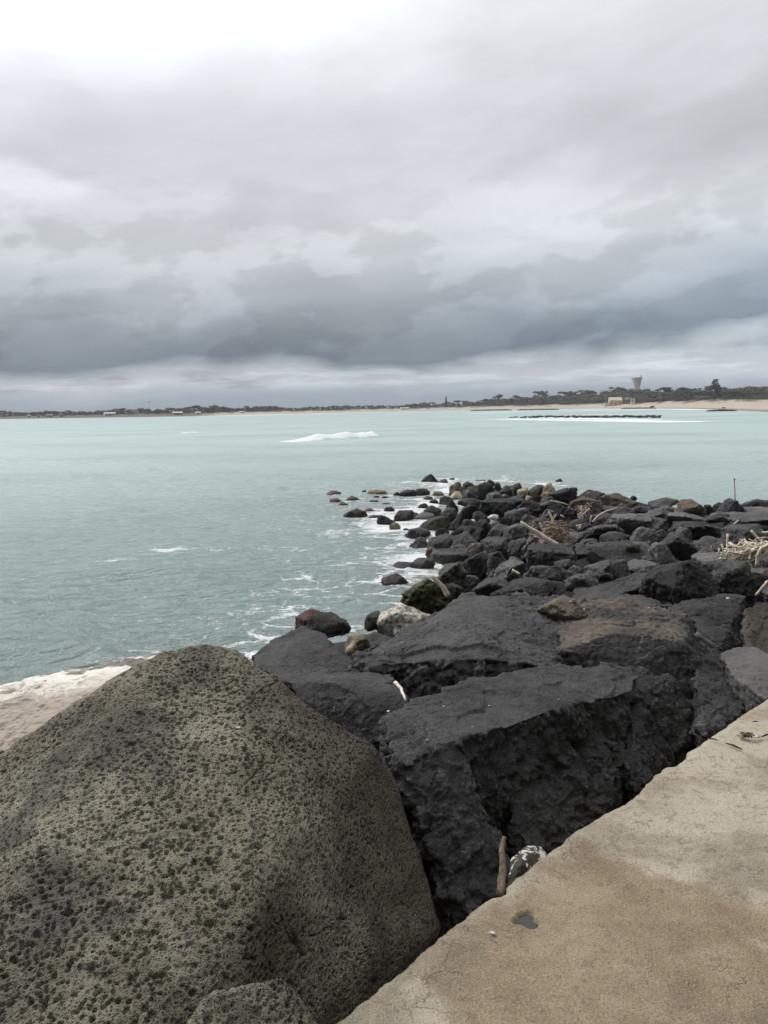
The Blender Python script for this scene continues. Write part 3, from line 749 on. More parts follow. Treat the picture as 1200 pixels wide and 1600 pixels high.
ROCKS = []                         # (object, px, py, w, h, distance, own label?)
def rock(px, py, w, h, mat='basalt', label=None, seed=None, shape='', dist=None, rough=None, tone=None):
    """a boulder whose silhouette fills about w by h photo pixels around (px, py)"""
    seed = seed or (100+int(px*7+py*13) % 4999); rng = random.Random(seed)
    if dist is None:
        q = on_heap(px, py+h*0.42); dist = q[1]
    dd = math.hypot(*pd(px, py, dist)[:2])/1.0
    mpp = dist/FPX*1.02
    W = w*mpp*1.10; Hm = h*mpp
    tdep = (CAM_H-pd(px, py, dist)[2])/dist
    D = W*rng.uniform(0.65, 0.95)
    if 'flat' in shape: D = W*0.9
    if 'block' in shape: D = W*0.6
    Hz = max(Hm-D*tdep*0.55, Hm*0.45)*1.08
    base = Hz*0.55                                        # sunk part below
    cen = pd(px, py, dist+D*0.25)
    n = 12 if 'round' in shape else 7
    pts = []
    for i in range(n):
        a = 2*math.pi*(i+rng.random()*0.7)/n; lev = rng.choice((-1, -0.2, 0.35, 0.8)) if 'round' not in shape else rng.uniform(-0.9, 0.9)
        rad = math.sqrt(max(0.12, 1-0.55*max(lev, 0)**2)) if 'block' not in shape else 1.0
        if 'peak' in shape and lev > 0: rad *= 0.55
        pts.append((math.cos(a)*rad, math.sin(a)*rad, lev))
    pts += [(rng.uniform(-.35, .35), rng.uniform(-.3, .3), 1.0), (1, rng.uniform(-.4, .4), -0.3), (-1, rng.uniform(-.4, .4), -0.3)]
    if 'slab' in shape: pts += [(-0.9, -0.5, 0.8), (0.85, 0.6, 1.0), (0.9, -0.6, 0.5), (-0.8, 0.7, 0.9)]
    pts = np.array(pts)
    lo, hi = pts.min(0), pts.max(0); pts = (pts-lo)/(hi-lo)*2-1
    pts[:, 0] *= W/2; pts[:, 1] *= D/2
    pts[:, 2] = np.where(pts[:, 2] > 0, pts[:, 2]*Hz/2, pts[:, 2]*(Hz/2+base))
    if 'tiltl' in shape: pts[:, 2] += pts[:, 0]*0.30
    if 'tiltr' in shape: pts[:, 2] -= pts[:, 0]*0.30
    yaw = -math.atan2(cen[0], cen[1]); cs, sn = math.cos(yaw), math.sin(yaw)
    rl = 0 if 'flat' in shape or 'slab' in shape or 'peak' in shape or w < 20 or w > 2.3*h else rng.gauss(0, 0.20)
    rc, rs = math.cos(rl), math.sin(rl); ex_ = np.abs(pts).max(0)
    q0 = pts[:, 0]*rc-pts[:, 2]*rs; q2 = pts[:, 0]*rs+pts[:, 2]*rc
    pts[:, 0] = q0/np.abs(q0).max()*ex_[0]; pts[:, 2] = q2-(q2.max()-Hz/2)
    pts = np.stack([pts[:, 0]*cs-pts[:, 1]*sn, pts[:, 0]*sn+pts[:, 1]*cs, pts[:, 2]], 1)
    size = (W+Hz)/2
    vox = max(dist/780*1.3, W/70)
    vox = min(vox, W/9, (Hz+base)/6)
    me = solid([pts], vox, 0 if 'round' not in shape else 2)
    rockify(me, size, seed, (rough if rough is not None else (1.8 if 'round' in shape else 2.3)))
    V, _ = get_np(me); c = np.array([0, 0, V[:, 2].min()]); set_np(me, V-c)
    me.materials.clear(); me.materials.append(M[mat])
    o = link('boulder', me, tuple(cen+c))
    o['category'] = 'boulder'
    ROCKS.append(dict(o=o, px=px, py=py, w=w, h=h, d=dist, label=label, mat=mat, shape=shape, tone=tone))
    return o

# (px, py, width, height, material, shape, own label or None)
RL = [
 # awash rocks on the seaward side
 (523, 771, 26, 12, 'rust', 'round', 'low rusty dark rock awash farthest out on the left of the tip'),
 (525, 782, 20, 10, 'rust', '', 'small reddish rock in the foam just in front of the farthest-out rusty rock'),
 (553, 780, 30, 13, 'rust', 'round', 'flat dark brown rock among the awash rust-coloured rocks'),
 (537, 787, 18, 9, 'rust', '', 'rust-red small rock in front of the flat dark brown awash rock'),
 (571, 768, 12, 6, 'basalt_black', '', 'tiny black rock touching the left end of the low tan barnacled rock'),
 (589, 770, 30, 11, 'ochre', 'round', 'low tan barnacled rock awash in white foam'),
 (588, 777, 10, 7, 'rust', '', 'tiny rusty rock under the low tan barnacled rock'),
 (603, 778, 14, 7, 'rust', '', 'tiny dull red rock right of the low tan barnacled rock'),
 (583, 785, 20, 9, 'basalt_black', 'round', 'dark wet rock in foam between the two barnacled awash rocks'),
 (604, 788, 18, 7, 'basalt_black', 'flat', 'thin black rock barely above the foam'),
 (557, 802, 38, 17, 'mottled', 'round', 'broad mottled brown-grey rock awash left of the black clump'),
 (579, 797, 24, 8, 'rust', 'flat', 'flat reddish rock behind the broad mottled awash rock'),
 (588, 807, 24, 7, 'basalt_black', 'flat', 'thin wet black rock between the mottled rock and the black clump'),
 (609, 798, 20, 13, 'basalt_black', 'round', 'small black rounded rock at the back of the black clump in the water'),
 (602, 813, 28, 19, 'basalt_black', '', 'angular black rock at the left of the black clump in the water'),
 (630, 806, 36, 21, 'basalt_black', 'round', 'largest black rock of the clump standing in the foam'),
 (617, 823, 18, 14, 'ochre', '', 'small ochre barnacled rock at the foot of the black clump'),
 (620, 773, 12, 9, 'basalt_black', '', 'small black rock left of the two twin black rocks'),
 (637, 772, 27, 14, 'basalt_black', 'round', 'left one of two twin black rocks in the surf'),
 (661, 770, 27, 15, 'basalt_black', 'round', 'right one of two twin black rocks in the surf'),
 (640, 756, 18, 4, 'basalt_black', 'flat', 'barely showing black rock in the foam left of the peaked outermost rock'),
 (671, 749, 28, 21, 'basalt_black', 'peak', 'black peaked rock standing alone at the outer tip'),
 (692, 754, 22, 11, 'basalt_black', '', 'lower black rock joined to the right of the peaked outermost rock'),
 (706, 749, 10, 5, 'basalt_black', '', 'tiny black rock in the surf behind the tip'),
 (712, 763, 26, 22, 'ochre', 'round', 'ochre-brown rounded boulder at the outer tip'),
 (732, 759, 18, 14, 'basalt_black', '', None),
 (751, 752, 18, 6, 'basalt_black', 'flat', 'thin black rock in the surf beyond the tip'),
 (767, 753, 13, 8, 'basalt_black', '', 'small dark rock in the surf right of the thin black rock'),
 (758, 762, 30, 21, 'basalt_black', 'round', 'rounded black boulder on the far edge of the tip'),
 (738, 765, 30, 14, 'mottled', 'tiltl', 'grey-tan slanted boulder at the tip'),
 (711, 773, 22, 12, 'tan', 'tiltl', 'pale tan wedge-shaped stone below the ochre boulder'),
 (732, 774, 30, 18, 'basalt_black', '', None),
 (686, 773, 20, 11, 'ochre', 'round', 'ochre rock in the foam between the twin rocks and the tip'),
 (667, 780, 20, 11, 'mottled', '', None),
 (678, 784, 16, 9, 'basalt_black', '', None),
 (697, 781, 24, 15, 'basalt', 'round', None),
 (707, 789, 17, 17, 'basalt_black', '', None),
 (676, 798, 32, 19, 'basalt', 'round', 'dark dome-shaped rock with foam behind it'),
 (664, 806, 30, 12, 'basalt', '', None),
 (733, 785, 34, 14, 'basalt_black', '', None),
 (729, 801, 48, 30, 'mottled', 'tiltl', 'large black boulder with ochre banded top near the tip'),
 (679, 816, 44, 22, 'mossgrey', 'round tiltl', 'low rounded rock with yellow-green weed on its right end'),
 (699, 806, 30, 26, 'basalt', '', None),
 (751, 805, 26, 16, 'basalt', 'round', None),
 (779, 793, 52, 28, 'basalt_black', 'slab', 'wide jet-black slab in the middle of the tip'),
 (800, 783, 38, 22, 'basalt_black', 'slab tiltl', 'tilted black slab leaning over the wide jet-black slab'),
 (769, 778, 30, 20, 'basalt', '', None),
 (778, 760, 12, 13, 'basalt_black', '', None),
 (789, 764, 24, 16, 'basalt_black', '', None),
 (808, 764, 20, 20, 'mottled', '', 'small tan-brown rock left of the broken white stone'),
 (818, 768, 20, 14, 'tan', '', 'broken whitish stone at the far edge of the rocks'),
 (839, 766, 28, 20, 'mossgrey', 'block', 'squarish dark boulder with pale top between the white and yellow stones'),
 (824, 778, 15, 9, 'tan', 'round', 'small pinkish pale pebble-like stone below the broken whitish stone'),
 (770, 807, 18, 8, 'pale', '', 'bright white stone lying on black boulders'),
 (740, 813, 10, 5, 'pale', 'round', 'tiny white pebble left of the bright white stone'),
 (801, 808, 36, 25, 'basalt', '', None),
 (734, 820, 28, 17, 'basalt', '', None),
 (722, 828, 32, 15, 'mottled', '', 'wet rock speckled with pale barnacles beside a foam channel'),
 (756, 826, 34, 30, 'basalt_black', '', None),
 (780, 829, 38, 24, 'basalt', 'tiltl', None),
 (732, 842, 52, 28, 'basalt', 'round', 'smooth low charcoal boulder beside the foam channel'),
 (691, 847, 46, 32, 'basalt', 'round', 'rounded charcoal boulder at the waterline right of the foam channel'),
 (654, 834, 42, 22, 'basalt', '', 'dark wet boulder at the waterline, upper one of a pair'),
 (651, 849, 36, 22, 'basalt', '', 'dark wet boulder at the waterline, lower one of a pair'),
 (636, 829, 14, 9, 'basalt_black', 'round', 'small round black rock in the foam by the pair of wet boulders'),
 (750, 856, 42, 22, 'weed', 'round', 'boulder capped with reddish dried weed'),
 (675, 862, 20, 17, 'rust', '', 'small rust-brown rock at the waterline'),
 # near shore left
 (660, 879, 38, 19, 'basalt', 'block', 'grey wedge-shaped rock at the waterline behind the long black awash rock'),
 (627, 884, 54, 13, 'basalt_black', 'flat', 'long thin black rock lying awash'),
 (617, 909, 46, 32, 'rustfoot', 'round', 'isolated dark rock with a reddish foot standing in the water'),
 (664, 925, 72, 52, 'moss', 'block', 'green moss-covered angular boulder at the waterline'),
 (695, 903, 82, 60, 'mossgrey', 'tiltl', 'large smooth olive-topped boulder behind the green mossy boulder'),
 (590, 966, 38, 26, 'mottled', 'round', 'small brown mottled rock left of the white barnacled rock'),
 (630, 960, 92, 46, 'barnacle', 'round', 'elongated rock covered in white barnacles at the waterline'),
 (556, 1000, 44, 26, 'ochre', 'round', 'pale tan barnacled rock half under foam'),
 (512, 970, 66, 34, 'mottled', 'round', 'rugged dark rock in the water right of the rust-red barnacled rock'),
 (484, 968, 48, 38, 'rust', 'round', 'rust-red barnacled rock above the pyramid-shaped boulder'),
 # middle of the heap
 (703, 870, 58, 26, 'basalt', 'slab', None),
 (745, 881, 58, 42, 'basalt_black', 'tiltl', 'big black wedge boulder with a dark hollow under it'),
 (738, 908, 32, 26, 'basalt', 'round', None),
 (785, 851, 52, 28, 'basalt', '', None),
 (780, 882, 38, 46, 'basalt', '', None),
 (802, 889, 56, 42, 'basalt_grey', 'tiltl', 'smooth grey ridged boulder with a short white stick on it'),
 (842, 847, 48, 32, 'basalt_grey', 'block', 'light grey-brown block with square edges below the driftwood branch'),
 (861, 867, 70, 34, 'basalt', 'slab', 'layered grey slab in front of the light grey-brown block'),
 (908, 859, 40, 24, 'basalt', '', None),
 (866, 893, 86, 30, 'basalt', '', 'long rough dark boulder in the middle of the heap'),
 (838, 913, 82, 24, 'basalt', 'round', None),
 (945, 884, 66, 30, 'basalt_grey', 'tiltl', 'grey flat-faced boulder above the sloping slab'),
 (958, 910, 130, 42, 'basalt', 'slab tiltl', 'long sloping slab with a light top and black front'),
 (972, 941, 142, 26, 'basalt', '', 'rough crumbly dark boulder just behind the brown-topped boulder'),
 (1062, 906, 116, 78, 'basalt_black', 'round', 'very large black boulder with a shadowed face in the right middle'),
 (1060, 850, 64, 40, 'basalt', 'peak', 'triangular dark boulder with a pale left edge'),
 (1006, 884, 54, 22, 'basalt_grey', 'flat', 'flat light grey stone between the sloping slab and the very large black boulder'),
 (1150, 900, 74, 58, 'basalt', 'round', 'rounded charcoal boulder below the right driftwood pile'),
 (1130, 873, 84, 26, 'basalt', '', None),
 (965, 859, 104, 28, 'basalt', '', None),
 (1190, 905, 36, 36, 'basalt_grey', 'slab', 'grey slab leaning at the right edge below the driftwood pile'),
 # far edge, right of the tip
 (874, 752, 17, 10, 'basalt_black', 'round', 'lone small dark rock in the water behind the yellow stone'),
 (858, 765, 26, 24, 'tan', 'peak', 'yellow-tan pointed stone on the far edge of the rocks'),
 (881, 774, 44, 25, 'basalt_black', '', 'angular black boulder right of the yellow-tan pointed stone'),
 (893, 764, 18, 9, 'basalt_black', 'round', None),
 (925, 774, 42, 20, 'mottled', '', 'dark knobbly rock with pale top at the far waterline'),
 (962, 781, 60, 24, 'basalt_brown', '', 'broad brown rocky boulder at the far waterline'),
 (988, 778, 14, 8, 'basalt_black', '', None),
 (916, 792, 52, 34, 'basalt_brown', 'round', 'brown boulder with driftwood twigs lying on it'),
 (882, 808, 40, 35, 'basalt_black', 'block', 'black cube-like boulder behind the forked driftwood'),
 (855, 788, 46, 16, 'basalt', '', None), (829, 791, 42, 20, 'basalt', '', None),
 (831, 813, 34, 24, 'basalt', '', None), (806, 833, 38, 32, 'basalt', '', None),
 (935, 831, 70, 28, 'basalt', '', None), (965, 798, 64, 16, 'basalt', '', None),
 (986, 819, 62, 32, 'basalt_grey', 'slab', 'big grey slab-sided boulder in the right middle distance'),
 (890, 841, 34, 18, 'basalt_grey', 'slab', 'small light-faced slab right of the forked driftwood'),
 (916, 849, 36, 18, 'basalt', '', None), (1038, 783, 46, 11, 'basalt', 'flat', 'flat dark rock at the far waterline left of the brown dome'),
 (1080, 791, 44, 25, 'basalt_brown', 'round', 'brown-grey dome-shaped rock at the far waterline'),
 (1106, 793, 16, 12, 'basalt_black', '', 'small black rock in a gap of water on the right'),
 (1124, 791, 20, 14, 'basalt', '', 'small grey rock left of the peaked boulder with the thin pole'),
 (1143, 793, 42, 30, 'basalt', 'peak', 'peaked dark boulder with a thin upright pole behind it'),
 (1182, 787, 46, 16, 'basalt', 'round', 'low rounded boulder on the skyline at the right edge'),
 (1182, 798, 56, 11, 'basalt_grey', 'slab', None),
 (1158, 809, 88, 16, 'basalt_grey', 'slab', 'long flat slab under the peaked boulder'),
 (1030, 803, 52, 24, 'basalt', '', None), (1018, 819, 56, 32, 'basalt', '', None),
 (1006, 839, 42, 36, 'basalt_grey', '', None), (1072, 807, 58, 18, 'basalt', '', None),
 (1092, 826, 86, 28, 'basalt', '', 'broad crumbly boulder right of the triangular dark boulder'),
 (1160, 837, 80, 38, 'basalt', 'round', 'broad dark boulder behind the right driftwood pile'),
 (1112, 849, 62, 24, 'basalt', '', None), (1215, 840, 60, 50, 'basalt', '', None), (1230, 800, 50, 20, 'basalt', '', None),
 (1225, 880, 70, 50, 'basalt', '', None), (1180, 868, 60, 22, 'basalt', 'flat', None),
 # second rank filling the gaps
 (815, 850, 40, 22, 'basalt', '', None), (712, 888, 50, 26, 'basalt_black', '', None), (770, 858, 34, 20, 'basalt', '', None),
 (905, 820, 40, 22, 'basalt', '', None), (945, 808, 44, 18, 'basalt', '', None), (1120, 808, 40, 16, 'basalt', '', None),
 (815, 800, 30, 16, 'basalt', '', None), (760, 845, 40, 20, 'basalt', '', None), (720, 857, 30, 16, 'basalt', '', None),
 (770, 915, 60, 26, 'basalt', '', None), (800, 922, 60, 22, 'basalt', '', None), (910, 905, 50, 26, 'basalt', '', None),
 (1035, 860, 40, 26, 'basalt', '', None), (1100, 865, 46, 24, 'basalt', '', None), (700, 925, 60, 34, 'basalt_black', '', None),
 (890, 880, 46, 20, 'basalt', '', None), (1000, 855, 44, 22, 'basalt', '', None), (850, 820, 36, 24, 'basalt', '', None),
 (1060, 832, 40, 22, 'basalt', '', None), (960, 840, 46, 20, 'basalt', '', None), (1010, 798, 36, 16, 'basalt', '', None),
 (1155, 870, 50, 22, 'basalt', '', None), (1045, 795, 34, 12, 'basalt', '', None), (905, 788, 34, 18, 'basalt', '', None),
 (1230, 920, 70, 50, 'basalt', '', None), (1110, 925, 60, 30, 'basalt', '', None), (860, 915, 46, 22, 'basalt', '', None),
 (1115, 890, 40, 30, 'basalt', '', None), (790, 815, 24, 16, 'basalt_black', '', None), (860, 802, 28, 16, 'basalt', '', None),
]
M['weed'] = rock_mat('weed', (0.03, 0.028, 0.026), (0.09, 0.08, 0.07), (0.26, 0.15, 0.09), (0.52, 0.62), 6.0, scale=1.5)
M['rustfoot'] = rock_mat('rustfoot', (0.014, 0.013, 0.013), (0.055, 0.045, 0.042), (0.13, 0.05, 0.035), (0.58, 0.68), 2.0, scale=1.3, rough=0.6)
M['pebbly'] = rock_mat('pebbly', (0.085, 0.07, 0.055), (0.20, 0.17, 0.135), (0.16, 0.10, 0.07), (0.5, 0.7), 5.0, scale=3.0)
rock(880, 946, 78, 44, 'pebbly', 'pointed brown pebbly-textured rock topped with white specks', shape='peak', dist=5.75, seed=900)
_r = random.Random(77)
_tip = random.Random(5); _got = []
while len(_got) < 62:                # smaller stones packed between the named ones
    x = _tip.uniform(632, 1040); y = _tip.uniform(762, 905)
    if y > 780+(x-640)*0.55+45 or x < 640+max(0, 800-y)*0.2 or (x > 900 and y < 792): continue
    if any(abs(x-a)+1.5*abs(y-b) < 19 for a, b in _got): continue
    _got.append((x, y)); w = _tip.uniform(11, 17)+(y-755)*0.10
    RL.append((x, y, w, w*_tip.uniform(0.5, 0.8), _tip.choice(['basalt', 'basalt', 'basalt_black', 'basalt_mid', 'mottled', 'basalt_brown']), '', None))
for (px, py, w, h, mt, shp, lab) in RL:
    if mt == 'basalt' and not lab and _r.random() < 0.45: mt = 'basalt_mid'
    rock(px, py, w, h, mt, lab, shape=shp)

# ---------------------------------------------------------------- driftwood, litter, pole
def hd(px, py, dz=0.0):            # distance of the heap under a pixel
    return float(on_heap(px, py)[1])-dz
def dstick(pts, rad, mat, label, lift=0.35, seed=0, branches=(), group=None, name='driftwood_stick', cat='driftwood'):
    d = min(hd(x, y+4) for x, y in pts)-lift
    br = [([(x, y, d-0.02*i) for i, (x, y) in enumerate(b)], r) for b, r in branches]
    return stick(name, [(x, y, d-0.03*i) for i, (x, y) in enumerate(pts)], rad, mat, label, cat, seed, group, br)
dstick([(814, 816), (835, 829), (852, 840), (876, 855)], (0.035, 0.075), 'drift', 'long pale driftwood branch slanting down to the right across dark boulders', 1.0, 1)
dstick([(857, 799), (862, 808), (866, 820)], (0.025, 0.05), 'drift', 'pale forked driftwood stick standing up from the twig tangle', 1.0, 2, [([(869, 804), (864, 812)], (0.015, 0.03))], name='forked_driftwood')
dstick([(843, 817), (850, 832)], (0.025, 0.02), 'drift', 'short pale upright stick left of the twig tangle', 1.0, 3)
dstick([(872, 821), (884, 832)], (0.022, 0.02), 'drift', 'thin stick at the right of the twig tangle', 1.0, 4)
dstick([(926, 816), (935, 806), (948, 798), (964, 794)], (0.035, 0.02), 'drift', 'curved whitish driftwood stick arching to the right on the grey boulders', 0.9, 5)
dstick([(922, 817), (924, 806)], (0.025, 0.025), 'drift', 'short upright white stick beside the curved driftwood stick', 0.9, 6)
dstick([(860, 782), (875, 785), (888, 789)], (0.022, 0.03), 'drift', 'pale stick lying behind the black cube-like boulder', 0.8, 7)
dstick([(866, 768), (880, 763), (893, 760)], (0.03, 0.018), 'drift', 'pale thin stick beside the yellow-tan pointed stone', 0.5, 8)
dstick([(833, 785), (838, 790)], (0.03, 0.02), 'drift', 'short curled white stick left of centre among far boulders', 0.7, 9)
dstick([(888, 795), (896, 794), (902, 790)], (0.03, 0.02), 'drift', 'short pale twig on the left of the brown boulder', 0.9, 10, [([(893, 799), (895, 794)], (0.02, 0.02))])
dstick([(908, 790), (909, 802), (911, 811)], (0.025, 0.03), 'drift', 'pale twig standing on the brown boulder', 0.9, 11, [([(901, 806), (909, 800)], (0.02, 0.02))])
dstick([(921, 795), (913, 802), (903, 808)], (0.03, 0.02), 'drift', 'bent light twig at the right of the brown boulder', 0.9, 12)
dstick([(904, 809), (909, 812)], (0.045, 0.04), 'drift', 'stubby white stick at the foot of the brown boulder', 0.9, 13)
dstick([(900, 822), (908, 820), (905, 827)], (0.03, 0.025), 'drift', 'crooked white fragment of driftwood right of the twig tangle', 0.9, 14)
dstick([(967, 805), (970, 811)], (0.025, 0.02), 'drift', 'tiny pale upright stick on the grey slab-sided boulder', 0.9, 15)
dstick([(800, 891), (812, 897)], (0.035, 0.03), 'drift', 'short white stick lying on the smooth grey ridged boulder', 1.1, 16)
dstick([(675, 900), (690, 915), (701, 931)], (0.035, 0.05), 'drift_pink', 'brown and cream plank end leaning between the mossy boulder and its neighbour', 1.3, 17, name='driftwood_plank')
dstick([(1141, 824), (1154, 813)], (0.03, 0.025), 'drift', 'pale straight stick above the right driftwood pile', 0.9, 18)
dstick([(1137, 834), (1136, 858)], (0.03, 0.03), 'drift', 'upright pale stick left of the right driftwood pile', 1.1, 19)
dstick([(1130, 862), (1146, 865)], (0.03, 0.02), 'drift', 'thin white stick lying at the left foot of the right driftwood pile', 1.2, 20)
dstick([(1174, 829), (1183, 840), (1194, 852)], (0.03, 0.045), 'drift', 'bare branch rising left out of the right driftwood pile', 1.2, 21)
dstick([(1172, 835), (1186, 833), (1205, 832)], (0.035, 0.045), 'drift', 'level whitish branch on top of the right driftwood pile', 1.2, 22)
dstick([(1183, 884), (1184, 868), (1190, 857), (1203, 850)], (0.045, 0.035), 'drift', 'thick bent bleached log end at the right driftwood pile', 1.6, 23, name='driftwood_log')
dstick([(1181, 930), (1190, 920), (1200, 908)], (0.02, 0.03), 'drift', 'grey-brown piece of wood at the right edge below the pile', 0.8, 24)
stick('driftwood_stick', [(617, 1066, 4.35), (626, 1076, 4.2), (634, 1094, 4.05)], (0.012, 0.007), 'drift', 'thin curved pale twig in the cleft between three large boulders', seed=26)
stick('wood_splinter', [(788, 1308, 2.62), (784, 1330, 2.585), (786, 1355, 2.55), (782, 1400, 2.47)], (0.007, 0.016), 'drift_brown', 'brown weathered splinter of wood standing upright in the gap by the concrete edge', seed=27)
stick('driftwood_stick', [(1088, 990, 5.0), (1115, 1010, 4.98)], (0.016, 0.02), 'basalt_grey', 'grey stick lying right of the brown-topped boulder', seed=28)
pp = pd(1148, 782, hd(1148, 790)+0.4)
def pole():
    d = pp[1]; top = pd(1147.5, 748, d); bot = pd(1148.5, 790, d)
    V, F = tube([bot, (bot+top)/2+np.array([0.01, 0, 0]), top-(top-bot)*0.06, top-(top-bot)*0.05, top], [0.014, 0.012, 0.011, 0.026, 0.024], 8)
    c = np.array([bot[0], bot[1], bot[2]]); o = link('pole', mesh_np('pole', np.array(V)-c, F, [M['drift_dark']]), tuple(c))
    tag(o, 'thin dark upright pole standing behind the peaked boulder, against the water', 'pole')
pole()
def tangle(px, py, w, h, n, mat, label, seed, lift=1.0):
    """a nest of fine twigs nobody could count"""
    rng = random.Random(seed); d = hd(px, py+h*0.4)-lift; mpp = d/FPX; V, F = [], []
    c = pd(px, py, d)
    for i in range(n):
        a = rng.gauss(0, 0.32)*w*mpp; z = rng.gauss(-0.05, 0.28)*h*mpp; y = rng.uniform(-0.3, 0.3)*w*mpp
        L = rng.uniform(0.12, 0.42)*w*mpp; th = rng.gauss(0.2, 0.8); ph = rng.uniform(-1.2, 1.2)
        dv = np.array([math.cos(th)*math.cos(ph), math.cos(th)*math.sin(ph), math.sin(th)*0.8])*L/2
        p = np.array([a, y, z]); b = np.array([rng.uniform(-1, 1) for _ in range(3)])*L*0.1
        v, f = tube([p-dv, p+b, p+dv], [rng.uniform(0.006, 0.02)]*2+[0.004], 5); o = len(V); V += v; F += [tuple(q+o for q in g) for g in f]
    ob = link('twigs', mesh_np('twigs', V, F, [M[mat]]), tuple(c)); tag(ob, label, 'driftwood', kind='stuff')
tangle(867, 832, 46, 40, 170, 'drift_red', 'reddish-brown tangle of twigs round the forked driftwood stick', 5)
tangle(1176, 862, 68, 26, 420, 'drift', 'pale heap of tangled twigs of the right driftwood pile', 6, 1.3)
tangle(912, 796, 30, 20, 50, 'drift_red', 'thin brown twigs scattered on the brown boulder', 7)
def chip(name, px, py, z, sz, mat, label, cat, seed, dist=None, flat=0.35):
    rng = random.Random(seed); c = pz(px, py, z) if dist is None else pd(px, py, dist)
    pts = [(rng.uniform(-1, 1)*sz, rng.uniform(-.7, .7)*sz, rng.uniform(-flat, flat)*sz) for _ in range(14)]
    bm = hull(pts); bmesh.ops.subdivide_edges(bm, edges=bm.edges[:], cuts=1, smooth=0.4); me = bpy.data.meshes.new(name); bm.to_mesh(me); bm.free()
    me.materials.append(M[mat]); o = link(name, me, tuple(c)); tag(o, label, cat); return o
def seaweed_mat():
    m, nt, b = newmat('seaweed'); P_ = position(nt)
    nt.links.new(mixc(nt, noise(nt, P_, 90, 4).ss(0.4, 0.6), (0.05, 0.038, 0.022), (0.17, 0.13, 0.08)).o, b.inputs['Base Color']); b.inputs['Roughness'].default_value = 0.9
    return m
M['seaweed'] = seaweed_mat()
def seaweed():
    rng = random.Random(4); c = pz(1166, 1152, PIER_Z+0.012); V, F = [], []
    for i in range(60):
        p = np.array([rng.gauss(0, 0.016), rng.gauss(0, 0.010), rng.uniform(0.0, 0.018)]); L = rng.uniform(0.012, 0.03); th = rng.uniform(0, 6.28)
        dv = np.array([math.cos(th), math.sin(th), rng.uniform(-.3, .5)])*L/2
        v, f = tube([p-dv, p+np.array([rng.gauss(0, .003), rng.gauss(0, .003), .003]), p+dv], [0.0016, 0.0022, 0.0008], 5); o = len(V); V += v; F += [tuple(q+o for q in g) for g in f]
    o = link('dried_seaweed', mesh_np('dried_seaweed', V, F, [M['seaweed']]), tuple(c)); tag(o, 'small brown clump of dried seaweed on the concrete near the right edge', 'seaweed')
seaweed()
def gstick(a, b, r, mat, label, seed, name='driftwood_stick'):
    V = [pz(*a, PIER_Z+0.012+r*0.4), pz((a[0]+b[0])/2, (a[1]+b[1])/2-1, PIER_Z+0.012+r*0.6), pz(*b, PIER_Z+0.012+r*0.3)]
    v, f = tube(V, [r*0.5, r, r*0.4], 6); v = np.array(v); c = v.mean(0); c[2] = v[:, 2].min()
    tag(link(name, mesh_np(name, v-c, f, [M[mat]]), tuple(c)), label, 'stick')
gstick((1134, 1161), (1160, 1171), 0.006, 'drift_dark', 'dark wood sliver lying on the concrete below the seaweed clump', 1, 'wood_splinter')
gstick((1105, 1154), (1123, 1157), 0.004, 'drift_dark', 'short dark twig at the edge of the concrete', 2, 'twig')
gstick((1176, 1128), (1185, 1128), 0.004, 'drift_dark', 'tiny dark twig on the concrete above the seaweed clump', 3, 'twig')
gstick((1190, 1151), (1206, 1147), 0.005, 'drift_dark', 'brown twig behind the white chip at the right border', 4, 'twig')
chip('shell_chip', 1184, 1151, PIER_Z+0.016, 0.016, 'pale', 'small white chip on the concrete right of the seaweed clump', 'chip', 2)
chip('shell_chip', 770, 1457, PIER_Z+0.010, 0.010, 'pale', 'pinkish white flake on the concrete left of the pothole', 'chip', 3, flat=0.15)

